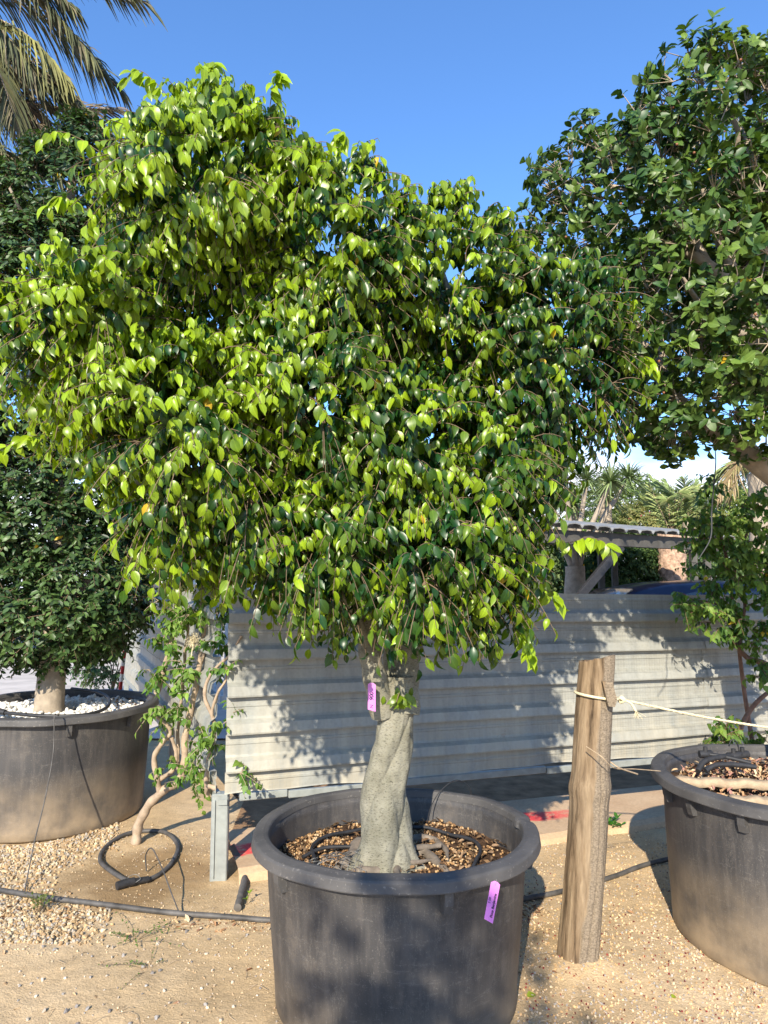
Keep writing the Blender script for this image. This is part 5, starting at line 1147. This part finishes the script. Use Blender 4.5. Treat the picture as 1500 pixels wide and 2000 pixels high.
for k in range(14):
    a = k * 2.4; e = np.array([math.cos(a), math.sin(a), 0]); mb = MB(); frond(mb, [c, c + e * .22 + [0, 0, .35 + .1 * (k % 3)], c + e * .45 + [0, 0, .72 - .10 * (k % 4)]], .30, 26, [(.24, .31, .11), (.34, .38, .15)], .03, .3, .015, 1); obj('frond', mb, [M_frond, M_stick], fp, colattr=True)
fp2 = empty('fan_palm', P(1352, 1100, 13) * [1, 1, 0], 'smaller palm with upright fronds against the cloud right of the shaggy one', 'palm tree', 'palm trees'); c = P(1345, 1020, 13)
limb_obj(fp2, [c * [1, 1, 0], c * [1, 1, .5], c], .13, .11, M_pale_bark, 'trunk', 12)
for k in range(10):
    a = k * 2.4; e = np.array([math.cos(a), math.sin(a), 0]); mb = MB(); frond(mb, [c, c + e * .25 + [0, 0, .45], c + e * .6 + [0, 0, .85 - .12 * (k % 3)]], .38, 26, [(.26, .33, .13), (.20, .27, .10)], .03, .2, .015, 1); obj('frond', mb, [M_frond, M_stick], fp2, colattr=True)
fp3 = empty('fan_palm', P(1475, 1100, 9.5) * [1, 1, 0], 'palm with brown skirted head behind the vine at the right photo edge', 'palm tree', 'palm trees'); c = P(1478, 925, 9.5)
limb_obj(fp3, [c * [1, 1, 0], c * [1, 1, .5], c], .15, .13, M_pale_bark, 'trunk', 12)
for k in range(16):
    a = k * 2.4; e = np.array([math.cos(a), math.sin(a), 0]); dr_ = -.1 if k % 2 else -.4; mb = MB(); frond(mb, [c, c + e * .25 + [0, 0, .15], c + e * .55 + [0, 0, dr_ + .1]], .30, 24, [(.30, .26, .12), (.40, .30, .18)] if k % 2 == 0 else [(.22, .27, .1)], .025, .5, .012, 1); obj('frond', mb, [M_frond, M_stick], fp3, colattr=True)
def bush(px, py, rx, ry, Y, n, label, young, mature, name='bush', tm=T_SMALL, leaf=(.05, .09), extra=(), nl=8, trunk=True, cat='bush'):
    k = Y / 1392.; c = P(px, py, Y); t = empty(name, c * [1, 1, 0], label, cat, 'trees beyond the fence')
    L = [(c, np.array([rx * k, rx * k * .6, ry * k]))] + [(P(a, b, Y + d), np.array([r * k, r * k * .7, r2 * k])) for a, b, r, r2, d in extra]
    mb = MB(); make_crown(mb, L, n, 5, nl, (.15, .38), leaf, tm, young, mature, None, .3, .5, (.1, .9), None, front=.4, inner=.55, spread=.8, twigs=False); obj('crown', mb, [M_leaf3, M_twig], t, colattr=True)
    mb = MB()
    for q in range(5): a = q * 1.3; tube(mb, [c * [1, 1, 0] + [.1 * math.cos(a), .1 * math.sin(a), -.02], c * [1, 1, .5] + [.2 * math.cos(a), .2 * math.sin(a), 0], c + [rx * k * .5 * math.cos(a), rx * k * .3 * math.sin(a), 0]], [.06, .02], 7)
    obj('trunk', mb, M_twig, t); return t
bush(1205, 985, 85, 60, 15, 420, 'rounded light green tree behind the yucca beyond the carport', (.22, .29, .08), (.09, .15, .04), extra=((1150, 1010, 70, 60, .3), (1250, 1010, 60, 50, -.3)), cat='tree')
bush(1300, 1015, 85, 45, 13.5, 380, 'reddish tinged flowering bush above the middle of the carport roof', (.27, .25, .09), (.11, .15, .05), extra=((1240, 1030, 60, 40, -.2), (1350, 1030, 60, 45, .2)))
bush(1440, 1010, 70, 55, 14.5, 420, 'yellow green leafy tree at the right behind the vine', (.25, .30, .07), (.10, .16, .04), extra=((1400, 1030, 50, 50, .3), (1500, 1030, 70, 70, .2)), cat='tree')
bush(1200, 1115, 85, 62, 11.4, 560, 'dark leafy shrub under the carport roof left of the shaggy palm', (.13, .19, .05), (.03, .07, .025), leaf=(.05, .08), extra=((1160, 1120, 40, 50, .2), (1270, 1110, 50, 60, .4)))
bush(1380, 1130, 60, 60, 12.8, 380, 'dark leafy shrub under the carport roof right of the shaggy palm', (.12, .18, .05), (.03, .07, .025), leaf=(.05, .08), extra=((1460, 1120, 60, 60, .2),))
bush(1085, 1110, 45, 60, 12.0, 200, 'green bush left of the dragon tree trunk', (.16, .22, .08), (.06, .10, .035))
c = P(1262, 1005, 13.0); mb = MB(); ps = c + RNG.normal(0, 1, (14, 3)) * [.10, .05, .06]; m = len(ps); add_leaves(mb, T_HEART, ps, unit(RNG.normal(size=(m, 3))), unit(RNG.normal(size=(m, 3)) + [0, -1, .5]), np.full(m, .055), np.tile([[.55, .08, .16]], (m, 1)), np.full(m, .5), .3); obj('pink_blossom', mb, M_leaf3, colattr=True, label='pink blossom on the flowering bush above the carport roof', cat='flower')
# distant planting that closes the yard
for k, (x, Y, r, h, lab) in enumerate(((-9.5, 17, 2.6, 2.6, 'broad dark tree far behind the left tub'), (-5.2, 18, 2.4, 2.2, 'dark hedge tree seen through the gap left of the side fence'), (-1.0, 19, 2.6, 2.4, 'far tree hidden behind the left half of the weeping fig'), (3.2, 20, 2.4, 2.0, 'far tree hidden behind the lower right of the weeping fig'), (10.5, 18, 2.8, 2.6, 'far tree beyond the right photo edge'))):
    t = empty('background_tree', (x, Y, 0), lab, 'tree', 'trees beyond the fence'); mb = MB()
    make_crown(mb, [(np.array([x, Y, h]), np.array([r, 1.2, h * .72])), (np.array([x + r * .7, Y + .3, h * .8]), np.array([r * .7, 1.0, h * .7]))], 520, 5, 7, (.3, .6), (.10, .18), T_SMALL, (.14, .20, .05), (.035, .08, .03), None, .3, .5, (.1, .9), None, front=.3, inner=.5, spread=.8, twigs=False); obj('crown', mb, [M_leaf3, M_twig], t, colattr=True)
    mb = MB(); tube(mb, [(x, Y, -.05), (x + .1, Y, h * .5), (x, Y, h)], [.16, .06], 10); obj('trunk', mb, M_twig, t)
sl = empty('street_lamp', P(1352, 1100, 24) * [1, 1, 0], 'thin grey street lamp head against the cloud beyond the palms', 'street lamp'); c = P(1340, 966, 24)
mb = MB(); tube(mb, [c * [1, 1, 0], c * [1, 1, .5], c, c + [.1, 0, .02]], .05, 8, n=1); obj('pole', mb, M_galv, sl); mb = MB(); tube(mb, [c, c + [.35, 0, .03], c + [.62, 0, .05]], .02, 6, n=1); obj('arm', mb, M_galv, sl)
mb = MB(); box(mb, c + [.75, 0, .06], (.42, .14, .05), bevel=.015); obj('lamp_head', mb, M_galv, sl)
gt = empty('white_slatted_gate', P(440, 1120, 8.5) * [1, 1, 0], 'white slatted gate glimpsed above the fence between the hanging fig branches', 'gate'); c = P(440, 1120, 8.5)
mb = MB(); box(mb, (c[0], c[1], 1.80), (1.9, .04, .07), bevel=.005); box(mb, (c[0], c[1], .25), (1.9, .04, .07), bevel=.005); obj('frame', mb, M_white, gt, smooth=False)
for k in range(24): mb = MB(); box(mb, (c[0] - .92 + k * .08, c[1] - .03, 1.0), (.045, .015, 1.62), bevel=.003); obj('slat', mb, M_white, gt, smooth=False)

# ================================================================== the tree behind the viewer whose shade falls on the tubs
RNG = np.random.default_rng(81)
bt = empty('shade_tree', (-.75, -3.3, 0), 'potted fig behind the viewer that throws the dappled shade on the front of the tubs', 'tree')
limb_obj(bt, [(-.75, -3.3, -.02), (-.8, -3.3, 1.2), (-.85, -3.2, 2.3)], .13, .09, M_bark, 'trunk', 16)
for e in ((-1.1, -3.0, 3.2), (-.4, -3.2, 3.3), (.5, -2.6, 3.3), (-1.3, -3.4, 2.7)): limb_obj(bt, [(-.85, -3.2, 2.2), ((-.85 + e[0]) / 2, (-3.2 + e[1]) / 2, (2.2 + e[2]) / 2 + .1), e], .05, .012, M_bark)
mb = MB(); LS = [(np.array([-1.10, -3.0, 3.15]), np.array([.50, .5, .50])), (np.array([-.80, -3.0, 2.55]), np.array([.40, .4, .30])), (np.array([.72, -2.6, 3.15]), np.array([.36, .3, .42]))]
make_crown(mb, LS, 170, 4, 7, (.08, .22), (.06, .09), T_SMALL, (.12, .2, .03), (.03, .1, .02), None, .8, 1, (.2, 1), None, front=1, inner=.8, spread=.8); obj('crown', mb, [M_leaf, M_twig], bt, colattr=True)
